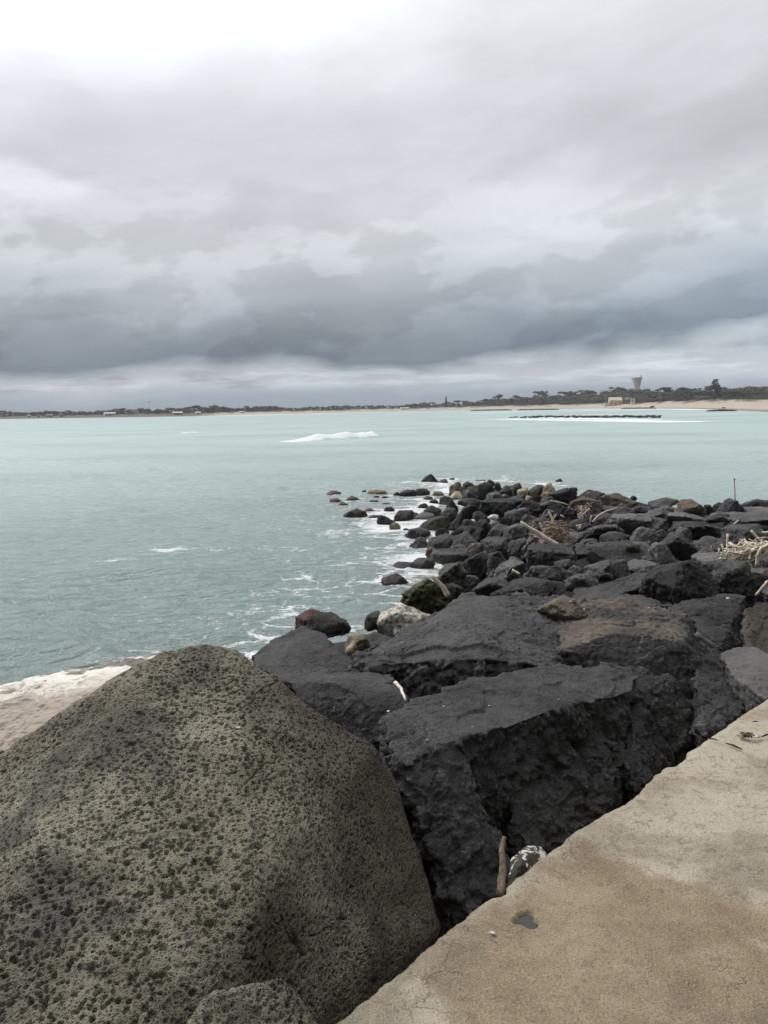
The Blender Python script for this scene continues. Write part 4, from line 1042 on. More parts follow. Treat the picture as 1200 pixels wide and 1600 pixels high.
# ---------------------------------------------------------------- sea
def sea_mat():
    m, nt, b = newmat('sea'); P_ = position(nt)
    x, y, z = xyz(nt, P_); dist = (x*x+y*y).sqrt()
    at = nt.nodes.new('ShaderNodeAttribute'); at.attribute_name = 'foam'; fo = S(nt, at.outputs['Fac'])
    at2 = nt.nodes.new('ShaderNodeAttribute'); at2.attribute_name = 'shoal'; sh = S(nt, at2.outputs['Fac'])
    big = noise(nt, scalev(nt, P_, (0.03, 0.055, 1)), 1.0, 3, 0.5)
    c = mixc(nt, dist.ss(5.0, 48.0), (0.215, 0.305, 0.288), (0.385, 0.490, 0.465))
    c = mixc(nt, big.ss(0.42, 0.64)*0.5, c, (0.24, 0.335, 0.318))
    c = mixc(nt, sh*0.65, c, (0.20, 0.205, 0.185))
    # foam lace
    w = noise(nt, scalev(nt, P_, (1.1, 1.7, 1)), 1.0, 5, 0.6, color=True)
    q = vadd(nt, scalev(nt, P_, (1.0, 1.35, 1)), w, 1.3)
    e1 = voro(nt, q, 1.15, 'DISTANCE_TO_EDGE'); e2 = voro(nt, q, 3.2, 'DISTANCE_TO_EDGE')
    br = noise(nt, scalev(nt, P_, (0.8, 1.2, 1), (3, 3, 3)), 1.0, 5, 0.65)
    fn = noise(nt, P_, 9.0, 4, 0.7)
    width = (fo*0.16 + (br-0.56)*0.42 + (fn-0.5)*0.22)
    l1 = (width-e1)._m('MULTIPLY', 14.0, clamp=True)
    l2 = ((width*0.55-0.025)-e2)._m('MULTIPLY', 16.0, clamp=True)
    solidf = ((fo*1.15+(br-0.5)*1.5+(fn-0.5)*0.9-0.86)*4.0).clamp()
    foam = ((l1.max(l2)*fo.ss(0.04, 0.3)).max(solidf)).clamp()
    c = mixc(nt, foam*0.92, c, (0.80, 0.82, 0.82))
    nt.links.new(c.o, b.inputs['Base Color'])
    setin(nt, b.inputs['Roughness'], foam*0.6+dist.ss(5, 150, 0.16, 0.40))
    b.inputs['IOR'].default_value = 1.33
    r1 = noise(nt, scalev(nt, P_, (1.5, 3.2, 1)), 1.0, 5, 0.6, 0.4); r2 = noise(nt, scalev(nt, P_, (5, 9, 1)), 1.0, 4, 0.6); r3 = noise(nt, scalev(nt, P_, (0.35, 0.9, 1)), 1.0, 3, 0.5)
    h = r1*0.30 + r2*0.09 + r3*0.40 + foam*0.03
    bn = nt.nodes.new('ShaderNodeBump'); bn.inputs['Distance'].default_value = 1.0
    setin(nt, bn.inputs['Strength'], dist.ss(10, 120, 1.0, 0.25)); nt.links.new(h.o, bn.inputs['Height']); nt.links.new(bn.outputs[0], b.inputs['Normal'])
    return m
M['sea'] = sea_mat()
ROCKPOS = np.array([[r['o'].location[0], r['o'].location[1], r['w']*r['d']/FPX/2] for r in ROCKS if r['px'] < 1130])
def seg_bump(X, Y, a, b, wid):     # closeness to a segment given in photo pixels on the water
    A, B = pz(*a)[:2], pz(*b)[:2]; e = B-A; t = np.clip(((X-A[0])*e[0]+(Y-A[1])*e[1])/(e@e), 0, 1)
    return np.exp(-((X-A[0]-t*e[0])**2+(Y-A[1]-t*e[1])**2)/wid**2), t
def sea():
    r = 3.0*np.exp(np.linspace(0, math.log(2600/3.0), 1000)); a = np.linspace(R(-42), R(44), 720)
    Rr, A = np.meshgrid(r, a, indexing='ij'); X = Rr*np.sin(A); Y = Rr*np.cos(A)
    sd = shore_dist(X.ravel(), Y.ravel()).reshape(X.shape)
    near = np.zeros_like(X)
    for x, y, rad in ROCKPOS:
        if shore_dist(np.array([x]), np.array([y]))[0] > 2.0: continue
        m = (np.abs(X-x) < rad+3) & (np.abs(Y-y) < rad+3)
        d = np.hypot(X[m]-x, (Y[m]-y)*0.9)-rad; near[m] = np.maximum(near[m], np.exp(-np.maximum(d, 0)/0.55))
    Pn = np.stack([X.ravel(), Y.ravel(), 0*X.ravel()], 1)
    n1 = fbm(Pn*0.35, 3, 5).reshape(X.shape); n2 = fbm(Pn*0.12+4, 3, 6).reshape(X.shape)
    tipw = sstep(Y, 14, 26)
    foam = 0.42*np.exp(-np.maximum(-sd, 0)/(1.3+1.0*tipw))*(sd < 0.6) + 0.34*near + 0.32*np.exp(-np.maximum(-sd, 0)/4.5) + 0.10*np.exp(-np.maximum(-sd, 0)/11)
    foam = foam*(0.72+0.9*n1)+0.08*np.maximum(n2, 0)*np.exp(-np.maximum(-sd, 0)/20)
    foam = np.where((Y > 28) & (X > 9), foam*0.35, foam)
    foam[sd > 0.5] = np.maximum(foam[sd > 0.5], 0.30)
    Z = np.zeros_like(X)
    # swell and chop as real waves near the eye
    for k, (L, am, th) in enumerate([(7.5, 0.045, 0.5), (4.1, 0.03, 0.9), (2.3, 0.020, 0.2), (1.3, 0.013, 1.15), (0.75, 0.007, 0.7)]):
        ph = (X*math.sin(th)+Y*math.cos(th))*2*math.pi/L + n1*3.5+k
        Z += am*(1-np.abs(np.sin(ph/2)))*2.0*np.exp(-Rr/(60*L**0.5))
    Z *= 1+1.2*n2
    def strip(p, q, wid, f, h=0.0, ends=0.0):
        nonlocal Z, foam
        g, t = seg_bump(X, Y, p, q, wid)
        if ends: g = g*sstep(t, -0.01, ends)*sstep(1-t, -0.01, ends*0.4)
        foam = np.maximum(foam, f*np.minimum(1, g*1.6)); Z += g*h
    # patch of spent foam on the left, the breaker, far foam
    for (p, q, wd, f) in [((185, 880), (262, 862), 0.55, 0.62), ((230, 868), (330, 862), 0.5, 0.45), ((330, 862), (400, 858), 0.5, 0.38), ((410, 950), (520, 935), 1.2, 0.42), ((400, 1000), (440, 960), 0.8, 0.5), ((480, 860), (560, 850), 1.0, 0.42),
                          ((440, 830), (520, 815), 1.0, 0.3), ((200, 1030), (270, 1015), 0.35, 0.42), ((500, 905), (590, 885), 0.9, 0.42)]:
        strip(p, q, wd, f)
    # the breaking wave: a real crest that tapers to the left
    A_, B_ = (440, 691), (584, 684)
    g, t = seg_bump(X, Y, A_, B_, 1.7)
    jag = fbm(np.stack([t.ravel()*9, 0*t.ravel(), 0*t.ravel()], 1), 3, 91).reshape(X.shape)
    prof = sstep(t, 0.05, 0.45)*sstep(1-t, -0.02, 0.03)*(0.85+0.35*jag)
    Z += g*prof*0.95; foam = np.maximum(foam, 1.3*np.minimum(1, g*1.8)*sstep(t, 0.0, 0.05)*sstep(1-t, 0, 0.02))
    g, t = seg_bump(X, Y, (288, 679), (304, 678), 1.2); Z += g*0.35; foam = np.maximum(foam, g*1.1)
    far = [((740, 646), (800, 644), 4, 0.9), ((800, 655), (1060, 659), 5, 0.75), ((860, 653), (1010, 656), 3, 1.1), ((750, 656), (830, 655), 3, 0.5), ((770, 643.5), (880, 642), 6, 0.8),
           ((900, 641), (1000, 640.5), 9, 0.9), ((1000, 645), (1080, 643.5), 5, 0.45), ((930, 648), (1030, 646), 5, 0.5), ((1050, 648), (1170, 645), 5, 0.42), ((960, 662), (1070, 660), 3, 0.4), ((240, 671), (330, 670), 2, 0.3), ((0, 677), (200, 675), 2, 0.22)]
    for p, q, wd, f in far: strip(p, q, wd*1.3, f*1.45)
    # surf along the far beach
    for x0, x1, f in [(350, 640, 1.0), (640, 900, 0.7), (900, 1100, 0.8)]:
        xs = np.linspace(x0, x1, 16)
        for xa, xb in zip(xs[:-1], xs[1:]):
            strip((xa, shore_row(xa)+0.5), (xb, shore_row(xb)+0.5), 26 if xa < 900 else 14, f*random.Random(xa).uniform(0.7, 1.6))
    shoal = np.exp(-np.maximum(-sd, 0)/3.2)*(0.45+0.5*n2) + 0.5*np.maximum(0, n2+0.05)*np.exp(-np.maximum(-sd-2, 0)/22)
    idx = np.arange(X.size).reshape(X.shape)
    F = np.stack([idx[:-1, :-1], idx[:-1, 1:], idx[1:, 1:], idx[1:, :-1]], -1).reshape(-1, 4)[:, ::-1].copy()
    me = mesh_np('sea', np.stack([X.ravel(), Y.ravel(), Z.ravel()], 1), F, [M['sea']])
    for nm, v in (('foam', foam), ('shoal', np.clip(shoal, 0, 1))):
        t_ = me.attributes.new(nm, 'FLOAT', 'POINT'); t_.data.foreach_set('value', v.ravel().astype(np.float32))
    tag(link('sea', me), kind='structure')
# ---------------------------------------------------------------- far coast
SH_C = [(-200, 659), (0, 655), (200, 652), (300, 650.5), (350, 649), (450, 646.6), (600, 643.4), (700, 641.4), (800, 640), (900, 638.4), (1000, 638), (1080, 638.8), (1140, 640.5), (1200, 643.5), (1400, 655)]
def shore_row(x): return float(np.interp(x, [p[0] for p in SH_C], [p[1] for p in SH_C]))
def hor(x): return HOR0-HORS*x
def shore_r(x):                    # distance ahead of the far waterline under a column
    return pz(x, shore_row(x), 0)[1]
sea()

COAST_R = [(-400, 60, 2.6), (0, 55, 2.6), (350, 60, 3.0), (450, 70, 3.2), (600, 80, 3.6), (700, 75, 4.2), (900, 110, 5.6), (1000, 120, 5.6), (1100, 200, 6.3), (1200, 310, 5.9), (1600, 330, 6)]
def coast_tab(x, k): return float(np.interp(x, [c[0] for c in COAST_R], [c[k] for c in COAST_R]))
def coast_pt(x, t):                # ground point in column x, t metres inland of the waterline
    r0 = shore_r(x); d = ray(x, hor(x)); d = d[:2]/d[1]
    w = coast_tab(x, 1); z1 = coast_tab(x, 2)
    if t < 0: z = t*0.04
    else:
        f = t/w
        z = z1*float(np.interp(f, [0, 0.30, 0.55, 0.8, 1.0, 3, 12], [0.0, 0.30, 0.48, 0.86, 1.0, 1.05, 1.3]))
    return np.array([d[0]*(r0+t), r0+t, z])
def coast():
    xs = np.arange(-420, 1640, 5.0); ts = np.r_[np.arange(-40, 160, 3.5), np.arange(160, 460, 8), 520, 700, 1000, 1500]
    Pn = np.array([[coast_pt(x, t) for t in ts] for x in xs]); n = Pn.shape[:2]
    tf = np.array([[t/coast_tab(x, 1) for t in ts] for x in xs])
    Q = Pn.reshape(-1, 3).copy(); q = Q.copy(); q[:, 2] = 0
    dn = fbm(q/16.0, 4, 7)*1.3+fbm(q/5.0, 3, 8)*0.4
    m = sstep(tf.ravel(), 0.45, 0.7)*np.where(tf.ravel() < 1.4, 1, 0.5)
    Q[:, 2] += dn*m
    idx = np.arange(n[0]*n[1]).reshape(n)
    F = np.stack([idx[:-1, :-1], idx[1:, :-1], idx[1:, 1:], idx[:-1, 1:]], -1).reshape(-1, 4)
    m_, nt, b = newmat('beach_sand'); P_ = position(nt)
    at = nt.nodes.new('ShaderNodeAttribute'); at.attribute_name = 'inland'; f = S(nt, at.outputs['Fac'])
    at2 = nt.nodes.new('ShaderNodeAttribute'); at2.attribute_name = 'sandy'; sy = S(nt, at2.outputs['Fac'])
    n1 = noise(nt, P_, 0.09, 5, 0.65); n2 = noise(nt, P_, 0.5, 4, 0.6)
    sand = mixc(nt, n2.ss(0.3, 0.7), (0.36, 0.30, 0.23), (0.50, 0.43, 0.34))
    sand = mixc(nt, f.ss(0.16, 0.02), sand, (0.20, 0.17, 0.14))
    scrub = mixc(nt, n2.ss(0.35, 0.65), (0.055, 0.055, 0.032), (0.13, 0.115, 0.075))
    veg = (f + (n1-0.5)*1.3).ss(0.62, 0.80)
    veg = (veg + sy.ss(0.5, 0.1)*f.ss(0.02, 0.15)).clamp()
    nt.links.new(mixc(nt, veg, sand, scrub).o, b.inputs['Base Color']); b.inputs['Roughness'].default_value = 0.95
    me = mesh_np('beach_ground', Q, F, [m_])
    a = me.attributes.new('inland', 'FLOAT', 'POINT'); a.data.foreach_set('value', tf.ravel().astype(np.float32))
    sdy = np.array([[np.interp(x, [300, 400, 700], [0.15, 0.8, 1.0])]*len(ts) for x in xs])
    a = me.attributes.new('sandy', 'FLOAT', 'POINT'); a.data.foreach_set('value', sdy.ravel().astype(np.float32))
    tag(link('beach_ground', me), kind='structure')
coast()

def leafmat(name, a, b_):
    m, nt, b = newmat(name); P_ = position(nt); oi = nt.nodes.new('ShaderNodeObjectInfo'); rnd = S(nt, oi.outputs['Random'])
    f = (noise(nt, P_, 0.7, 3).ss(0.3, 0.7)*0.6+rnd*0.5).clamp()
    nt.links.new(mixc(nt, f, a, b_).o, b.inputs['Base Color']); b.inputs['Roughness'].default_value = 0.85
    b.inputs['Specular IOR Level'].default_value = 0.2
    return m
M['pine'] = leafmat('pine', (0.050, 0.062, 0.036), (0.115, 0.125, 0.070))
M['bare'] = leafmat('bare_twigs', (0.10, 0.085, 0.070), (0.20, 0.168, 0.135))
M['olive'] = leafmat('olive', (0.080, 0.085, 0.045), (0.19, 0.175, 0.10))
M['cedar'] = leafmat('cedar', (0.020, 0.028, 0.020), (0.045, 0.055, 0.036))
M['bark'] = wood_mat('bark', (0.05, 0.04, 0.03), (0.12, 0.095, 0.07))
def tree_mesh(kind, seed, leaf='pine'):
    """a tree one unit tall with a tapered trunk, limbs and a crown of small leaf faces"""
    rng = random.Random(seed); V, F, MI = [], [], []
    def tb(pts, rad):
        v, f = tube(pts, rad, 6); o = len(V); V.extend(v); F.extend([tuple(q+o for q in g) for g in f]); MI.extend([1]*len(f))
    hgt = 0.92 if kind in ('cedar', 'spire') else 0.7
    tb([(0, 0, -0.05), (0.01, 0, hgt*0.5), (0.0, 0.01, hgt)], [0.035, 0.025, 0.010])
    blobs = []
    if kind == 'umbrella':
        for i in range(13):
            a = rng.uniform(0, 6.28); q = rng.uniform(0.0, 0.42); blobs.append((math.cos(a)*q, math.sin(a)*q, rng.uniform(0.70, 0.92), rng.uniform(0.13, 0.2), 0.45))
    elif kind == 'round':
        for i in range(15):
            a = rng.uniform(0, 6.28); q = rng.uniform(0.0, 0.40); blobs.append((math.cos(a)*q, math.sin(a)*q, rng.uniform(0.16, 0.86)-q*0.3, rng.uniform(0.14, 0.24), 0.8))
    elif kind == 'bush':
        for i in range(12):
            a = rng.uniform(0, 6.28); q = rng.uniform(0.0, 0.75); blobs.append((math.cos(a)*q, math.sin(a)*q, rng.uniform(0.15, 0.75)-q*0.25, rng.uniform(0.2, 0.32), 0.7))
    elif kind == 'spire':
        for i in range(12): z = 0.1+0.85*i/11; blobs.append((0, 0, z, 0.11*(1.1-z)+0.03, 1.6))
    elif kind == 'cedar':
        for i in range(10):
            z = 0.18+0.78*i/9; L = 0.50*(1.06-z)**0.7
            for k in range(6):
                a = rng.uniform(0, 6.28); q = L*rng.uniform(0.35, 1.0); blobs.append((math.cos(a)*q, math.sin(a)*q, z+rng.uniform(-.02, .02), 0.085+0.06*(1-z), 0.30))
    for bl in blobs[:8]: tb([(0, 0, bl[2]*0.55), (bl[0]*0.5, bl[1]*0.5, bl[2]*0.8), bl[:3]], [0.014, 0.010, 0.005])
    nf = 26 if kind == 'cedar' else 75
    for (x, y, z, r, fl) in blobs:
        for k in range(nf):
            d = np.array([rng.gauss(0, 1) for _ in range(3)]); d /= np.linalg.norm(d); d *= rng.uniform(0.45, 1.05)
            c = np.array([x, y, z])+d*np.array([r, r, r*fl]); s = rng.uniform(0.022, 0.05)
            u = np.array([rng.gauss(0, 1) for _ in range(3)]); u /= np.linalg.norm(u); w = np.cross(u, d+1e-3); w /= np.linalg.norm(w)
            o = len(V); V.extend([c-u*s, c+w*s*0.8, c+u*s, c-w*s*0.8]); F.append((o, o+1, o+2, o+3)); MI.append(0)
    return mesh_np('tree', V, F, [M[leaf], M['bark']], smooth=False, fm=MI)
PROTO = {}
for kd, lf, nn in (('umbrella', 'pine', 3), ('round', 'pine', 3), ('round', 'bare', 2), ('round', 'olive', 2), ('bush', 'olive', 2), ('bush', 'bare', 2), ('bush', 'pine', 1)):
    PROTO[kd, lf] = [tree_mesh(kd, 31*nn+7*q+len(kd)+len(lf), lf) for q in range(nn)]
TOPS = [(-60, 644), (0, 643), (40, 643.5), (90, 641.5), (130, 643), (160, 641), (185, 637.5), (200, 640), (215, 637), (235, 640.5), (262, 638.5), (290, 636), (340, 633.5), (365, 637), (400, 633.5), (425, 634), (450, 637), (480, 636), (520, 634), (540, 634.5), (575, 633.8), (620, 633.5),
        (650, 630), (680, 630), (700, 629), (720, 625.5), (745, 625.5), (765, 623), (778, 618), (795, 620), (825, 616.5), (845, 612), (860, 616), (880, 613), (900, 613), (915, 608.5), (930, 612), (950, 608), (975, 604.5), (985, 607), (1000, 603), (1012, 607), (1030, 606.5), (1050, 605.5), (1065, 603.5), (1085, 606), (1100, 603), (1135, 605.5), (1155, 602), (1175, 603), (1190, 601.5), (1230, 602), (1280, 600)]
def top_row(x): return float(np.interp(x, [p[0] for p in TOPS], [p[1] for p in TOPS]))-(1.6 if x < 690 else 0.4)
LANDM = [(75, 'the leftmost white houses'), (171, 'the wide white-roofed house'), (277, 'the dark left breakwater'), (377, 'the low tan hut on the left shore'),
         (500, 'the pale central far beach'), (632, 'the low white central building'), (697, 'the slim spire tree'), (845, 'the leaning umbrella pine'), (960, 'the yellow beach house'), (994, 'the water tower'), (1117, 'the tall layered cedar'), (1190, 'the right picture edge')]
def plant(px, top, t, wf, kd, lf, label, group, rng, wid=None):
    g = coast_pt(px, t); r = g[1]
    ztop = CAM_H+(hor(px)-top)/FPX*r*1.0
    h = max(ztop-g[2], 2.0)
    me = rng.choice(PROTO[kd, lf]); nm = 'bush' if kd == 'bush' else ('pine_tree' if lf == 'pine' else 'tree')
    o = link(nm, me, (g[0], g[1], g[2]-0.2)); w = h*wf if wid is None else wid
    o.scale = (w, w, h*1.03); o.rotation_euler.z = rng.uniform(0, 6.28)
    near = min(LANDM, key=lambda l: abs(l[0]-px))[1]
    tag(o, label % near, 'bush' if kd == 'bush' else 'tree', group); return o
def wood():
    rng = random.Random(9)
    x = -30.0
    while x < 1250:                # tallest rank, sets the skyline
        r = shore_r(x)+coast_tab(x, 1); t = coast_tab(x, 1)+rng.uniform(45, 80)
        lf = 'pine' if (x > 690 or rng.random() < 0.55) else 'bare'
        if x > 1125 and rng.random() < 0.6: lf = 'olive'
        kd = 'umbrella' if (lf == 'pine' and rng.random() < 0.22) else 'round'
        lab = {'pine': 'dark green pine on the skyline by %s', 'bare': 'bare grey-brown tree on the skyline by %s', 'olive': 'olive-green tree on the skyline by %s'}[lf]
        plant(x, top_row(x)+rng.uniform(-0.6, 2.2), t, rng.uniform(1.3, 1.8)*(1.25 if x < 690 else 1), kd, lf, lab, 'trees on the wooded skyline', rng)
        x += rng.uniform(6, 10) if x > 690 else rng.uniform(6, 9.5)
    x = -30.0
    while x < 1250:
        t = coast_tab(x, 1)+rng.uniform(8, 38); g = hor(x)
        base = coast_pt(x, t); rowb = hor(x)-(base[2]-CAM_H)/base[1]*FPX; tr = top_row(x)
        lf = rng.choice(['pine', 'pine', 'olive', 'bare']) if x > 640 else rng.choice(['pine', 'bare', 'bare'])
        lab = {'pine': 'dark shorter pine within the wood by %s', 'bare': 'brown leafless tree within the wood by %s', 'olive': 'olive shorter tree within the wood by %s'}[lf]
        plant(x, tr+(rowb-tr)*rng.uniform(0.12, 0.34), t, rng.uniform(1.5, 2.1), 'round', lf, lab, 'trees in the middle of the coastal wood', rng)
        x += rng.uniform(6, 10)
    x = -20.0
    while x < 1250:
        if 940 < x < 996: x += 8; continue
        t = coast_tab(x, 1)*rng.uniform(0.92, 1.08); base = coast_pt(x, t); rowb = hor(x)-(base[2]-CAM_H)/base[1]*FPX; tr = top_row(x)
        lf = rng.choice(['olive', 'bare', 'pine'] if x > 640 else ['bare', 'olive'])
        lab = {'pine': 'dark low bush below the wood by %s', 'bare': 'brown low bush below the wood by %s', 'olive': 'olive low bush below the wood by %s'}[lf]
        plant(x, tr+(rowb-tr)*rng.uniform(0.38, 0.66), t, rng.uniform(1.6, 2.4), 'bush', lf, lab, 'bushes along the foot of the wood', rng)
        x += rng.uniform(9, 15)
    for px, tp, kd in ((778, 616.5, 'umbrella'), (845, 611.5, 'umbrella')):
        o = plant(px, tp, coast_tab(px, 1)+60, 1.1, kd, 'pine', '%s', None, rng)
        o['label'] = 'flat-topped pine standing above the wood on the left' if px < 800 else 'leaning flat-topped pine standing above the wood, halfway to the water tower'
    PROTO['cedar', 'cedar'] = [tree_mesh('cedar', 5, 'cedar')]; PROTO['spire', 'cedar'] = [tree_mesh('spire', 6, 'cedar')]
    o = plant(1117, 594, 190, 0.78, 'cedar', 'cedar', '%s', None, rng); o.name = 'cedar_tree'; o['label'] = 'tall dark cedar with layered branches rising above the wood on the right'; o['category'] = 'tree'
    o = plant(697, 620, 120, 0.9, 'spire', 'cedar', '%s', None, rng, 14); o.name = 'cypress_tree'; o['label'] = 'slim pointed dark tree at the left end of the dark wood'
wood()

# ---------------------------------------------------------------- buildings on the coast
def plain(name, col, rough=0.8):
    m, nt, b = newmat(name); n = noise(nt, position(nt), 1.3, 4, 0.6)
    nt.links.new(mixc(nt, n.ss(0.3, 0.7)*0.35, col, tuple(c*0.72 for c in col)).o, b.inputs['Base Color']); b.inputs['Roughness'].default_value = rough; return m
M['wall_yellow'] = plain('wall_yellow', (0.62, 0.48, 0.30)); M['wall_white'] = plain('wall_white', (0.72, 0.70, 0.66)); M['wall_tan'] = plain('wall_tan', (0.48, 0.40, 0.32))
M['roof_pale'] = plain('roof_pale', (0.62, 0.56, 0.48)); M['roof_grey'] = plain('roof_grey', (0.25, 0.26, 0.26)); M['roof_tile'] = plain('roof_tile', (0.34, 0.17, 0.11))
M['dark_open'] = plain('dark_open', (0.05, 0.045, 0.04), 0.4); M['tower'] = plain('tower', (0.74, 0.75, 0.74)); M['mast'] = plain('mast', (0.42, 0.43, 0.44))
def boxv(x0, x1, y0, y1, z0, z1):
    V = [(x0, y0, z0), (x1, y0, z0), (x1, y1, z0), (x0, y1, z0), (x0, y0, z1), (x1, y0, z1), (x1, y1, z1), (x0, y1, z1)]
    return V, [(0, 3, 2, 1), (4, 5, 6, 7), (0, 1, 5, 4), (1, 2, 6, 5), (2, 3, 7, 6), (3, 0, 4, 7)]
def house(px, row_top, row_base, wpx, t, wall, roof, label, windows=2, door=True, flat=False, name='house', cat='house', annex=False):
    g = coast_pt(px, t); r = g[1]; m = r/FPX; W = wpx*m
    zt = CAM_H+(hor(px)-row_top)*m; zb = min(CAM_H+(hor(px)-row_base)*m, g[2]+0.3); H = zt-zb; D = W*0.7
    root = empty(name, (g[0], g[1], zb)); tag(root, label, cat); root.rotation_euler.z = -math.atan2(g[0], g[1])+0.15
    eh = H*(0.92 if flat else 0.62)
    V, F = boxv(-W/2, W/2, -D/2, D/2, -1.5, eh)
    if not flat:               # gable ends
        V += [(-W/2, 0, H*0.97), (W/2, 0, H*0.97)]; F += [(4, 8, 7), (5, 6, 9)]
    link('wall', mesh_np('wall', V, F, [M[wall]], smooth=False), parent=root)
    e = 0.3; th = 0.18
    if flat: V, F = boxv(-W/2-e, W/2+e, -D/2-e, D/2+e, eh+0.004, eh+0.22)
    else:
        V = [(-W/2-e, -D/2-e, eh-0.15), (W/2+e, -D/2-e, eh-0.15), (W/2+e, 0, H), (-W/2-e, 0, H), (W/2+e, D/2+e, eh-0.15), (-W/2-e, D/2+e, eh-0.15)]
        V += [(x, y, z+th) for x, y, z in V]; F = [(0, 1, 2, 3), (3, 2, 4, 5), (6, 9, 8, 7), (9, 11, 10, 8), (0, 6, 7, 1), (5, 4, 10, 11), (0, 3, 9, 6), (3, 5, 11, 9), (1, 7, 8, 2), (2, 8, 10, 4)]
    link('roof', mesh_np('roof', V, F, [M[roof]], smooth=False), parent=root)
    if door:
        V, F = boxv(-0.55, 0.55, -D/2-0.06, -D/2+0.1, 0.05, min(2.2, eh*0.8)); link('door', mesh_np('door', V, F, [M['dark_open']], smooth=False), parent=root)
    for i in range(windows):
        x = (-0.32 + 0.64*i/max(1, windows-1))*W; V, F = boxv(x-0.5, x+0.5, -D/2-0.05, -D/2+0.1, eh*0.4, eh*0.75); link('window', mesh_np('window', V, F, [M['dark_open']], smooth=False), parent=root)
    if annex:
        V, F = boxv(W/2+0.05, W/2+W*0.22, -D*0.3, D*0.4, -1.5, H*1.02); link('chimney_block', mesh_np('chimney_block', V, F, [M['roof_tile']], smooth=False), parent=root)
    return root
house(961, 621, 630.5, 19, 62, 'wall_yellow', 'roof_pale', 'yellow beach house with pale roof standing on the sand below the wood', 2, annex=True, name='beach_house')
house(979, 621.5, 627, 9, 92, 'wall_tan', 'roof_grey', 'low grey-roofed shed just right of the yellow beach house', 0, name='shed', cat='shed')
house(989, 622, 627.5, 6, 82, 'wall_white', 'roof_pale', 'small square white hut right of the grey-roofed shed', 1, False, True, name='hut', cat='hut')
house(948, 629, 632, 8, 40, 'wall_white', 'roof_pale', 'low white kiosk on the sand left of the yellow beach house', 0, False, True, name='kiosk', cat='kiosk')
for px, tp, bs, w, wl, rf, lab in [
    (45, 647.5, 651, 5, 'wall_white', 'roof_pale', 'leftmost tiny white house on the far shore'), (60, 647.5, 651, 5, 'wall_white', 'roof_tile', 'second tiny white house from the left on the far shore'),
    (77, 646.5, 651.5, 11, 'wall_tan', 'roof_tile', 'tan house with reddish roof right of the two tiny white houses'), (95, 645.5, 649, 6, 'wall_tan', 'roof_tile', 'small tan house half hidden by trees on the left shore'),
    (104, 649.5, 652, 6, 'wall_white', 'roof_grey', 'tiny low white hut at the waterline on the left shore'), (171, 643.5, 648, 19, 'wall_white', 'roof_pale', 'wide white-roofed house left of the smoke'),
    (277, 642.5, 647.5, 17, 'wall_tan', 'roof_pale', 'tan house behind the dark breakwater'), (309, 642.5, 647.5, 9, 'wall_white', 'roof_pale', 'bright white house at the right end of the dark breakwater'),
    (377, 641.8, 645.5, 9, 'wall_tan', 'roof_pale', 'low tan hut on the left shore where the sand begins'), (632, 636, 639.5, 15, 'wall_white', 'roof_pale', 'low white building on the far beach in the middle')]:
    house(px, tp+0.8, bs, w*0.85, coast_tab(px, 1)*0.62, wl, rf, lab, 1)
def lathe(prof, seg=28):
    V = [(r*math.cos(2*math.pi*k/seg), r*math.sin(2*math.pi*k/seg), z) for r, z in prof for k in range(seg)]
    F = [(i*seg+k, i*seg+(k+1) % seg, (i+1)*seg+(k+1) % seg, (i+1)*seg+k) for i in range(len(prof)-1) for k in range(seg)]
    return V, F
def tower():
    D = 1150.0; c = pd(994, hor(994), D); m = D/FPX
    root = empty('water_tower', (c[0], c[1], 3.0)); tag(root, 'pale grey flared concrete water tower rising behind the wood on the right', 'water tower')
    zt = CAM_H+(hor(994)-590.5)*m-3; zm = CAM_H+(hor(994)-604)*m-3; R1 = 8.7*m; R0 = 5.2*m
    V, F = lathe([(R0*0.9, -3), (R0*0.80, zm*0.5), (R0*0.85, zm*0.8), (R0, zm), (R0*1.25, zm+(zt-zm)*0.45), (R1*0.96, zt-1.0)]); link('shaft', mesh_np('shaft', V, F, [M['tower']]), parent=root)
    V, F = lathe([(R1*0.96, zt-1.0), (R1, zt-0.8), (R1, zt), (R1*0.93, zt), (R1*0.9, zt-0.7), (0.01, zt-0.4)]); link('rim', mesh_np('rim', V, F, [M['tower']]), parent=root)
    V, F = boxv(R1*0.42, R1*0.82, -1.5, 1.5, zt-0.4, zt+2.6); link('roof_cabin', mesh_np('roof_cabin', V, F, [M['tower']], smooth=False), parent=root)
    for x, h in ((R1*0.5, 4.4), (R1*0.76, 5.0), (-R1*0.8, 1.8)):
        V, F = tube([(x, 0, zt-0.3), (x, 0, zt+h)], [0.22, 0.15], 6); link('antenna', mesh_np('antenna', V, F, [M['mast']]), parent=root)
tower()
def mast(px, top, base, t, r, label, head=None, mat='mast'):
    g = coast_pt(px, t); m = g[1]/FPX; zt = CAM_H+(hor(px)-top)*m
    root = empty('mast', tuple(g)); tag(root, label, 'mast')
    V, F = tube([(0, 0, -0.5), (0, 0, zt-g[2])], [r, r*0.6], 8); link('pole', mesh_np('pole', V, F, [M[mat]]), parent=root)
    if head:
        V, F = lathe([(head*0.5, zt-g[2]-0.8), (head, zt-g[2]-0.4), (head, zt-g[2]), (0.05, zt-g[2]+0.2)], 12); link('lamp_ring', mesh_np('lamp_ring', V, F, [M['mast']]), parent=root)
mast(234, 627.5, 645, 90, 0.22, 'tall thin floodlight mast above the left shore', 1.5)
mast(316.5, 625.5, 645, 95, 0.34, 'tall thin whitish mast right of the floodlight mast', mat='wall_white')
mast(946.5, 617.5, 632, 55, 0.14, 'slender flagpole just left of the yellow beach house', mat='wall_white')
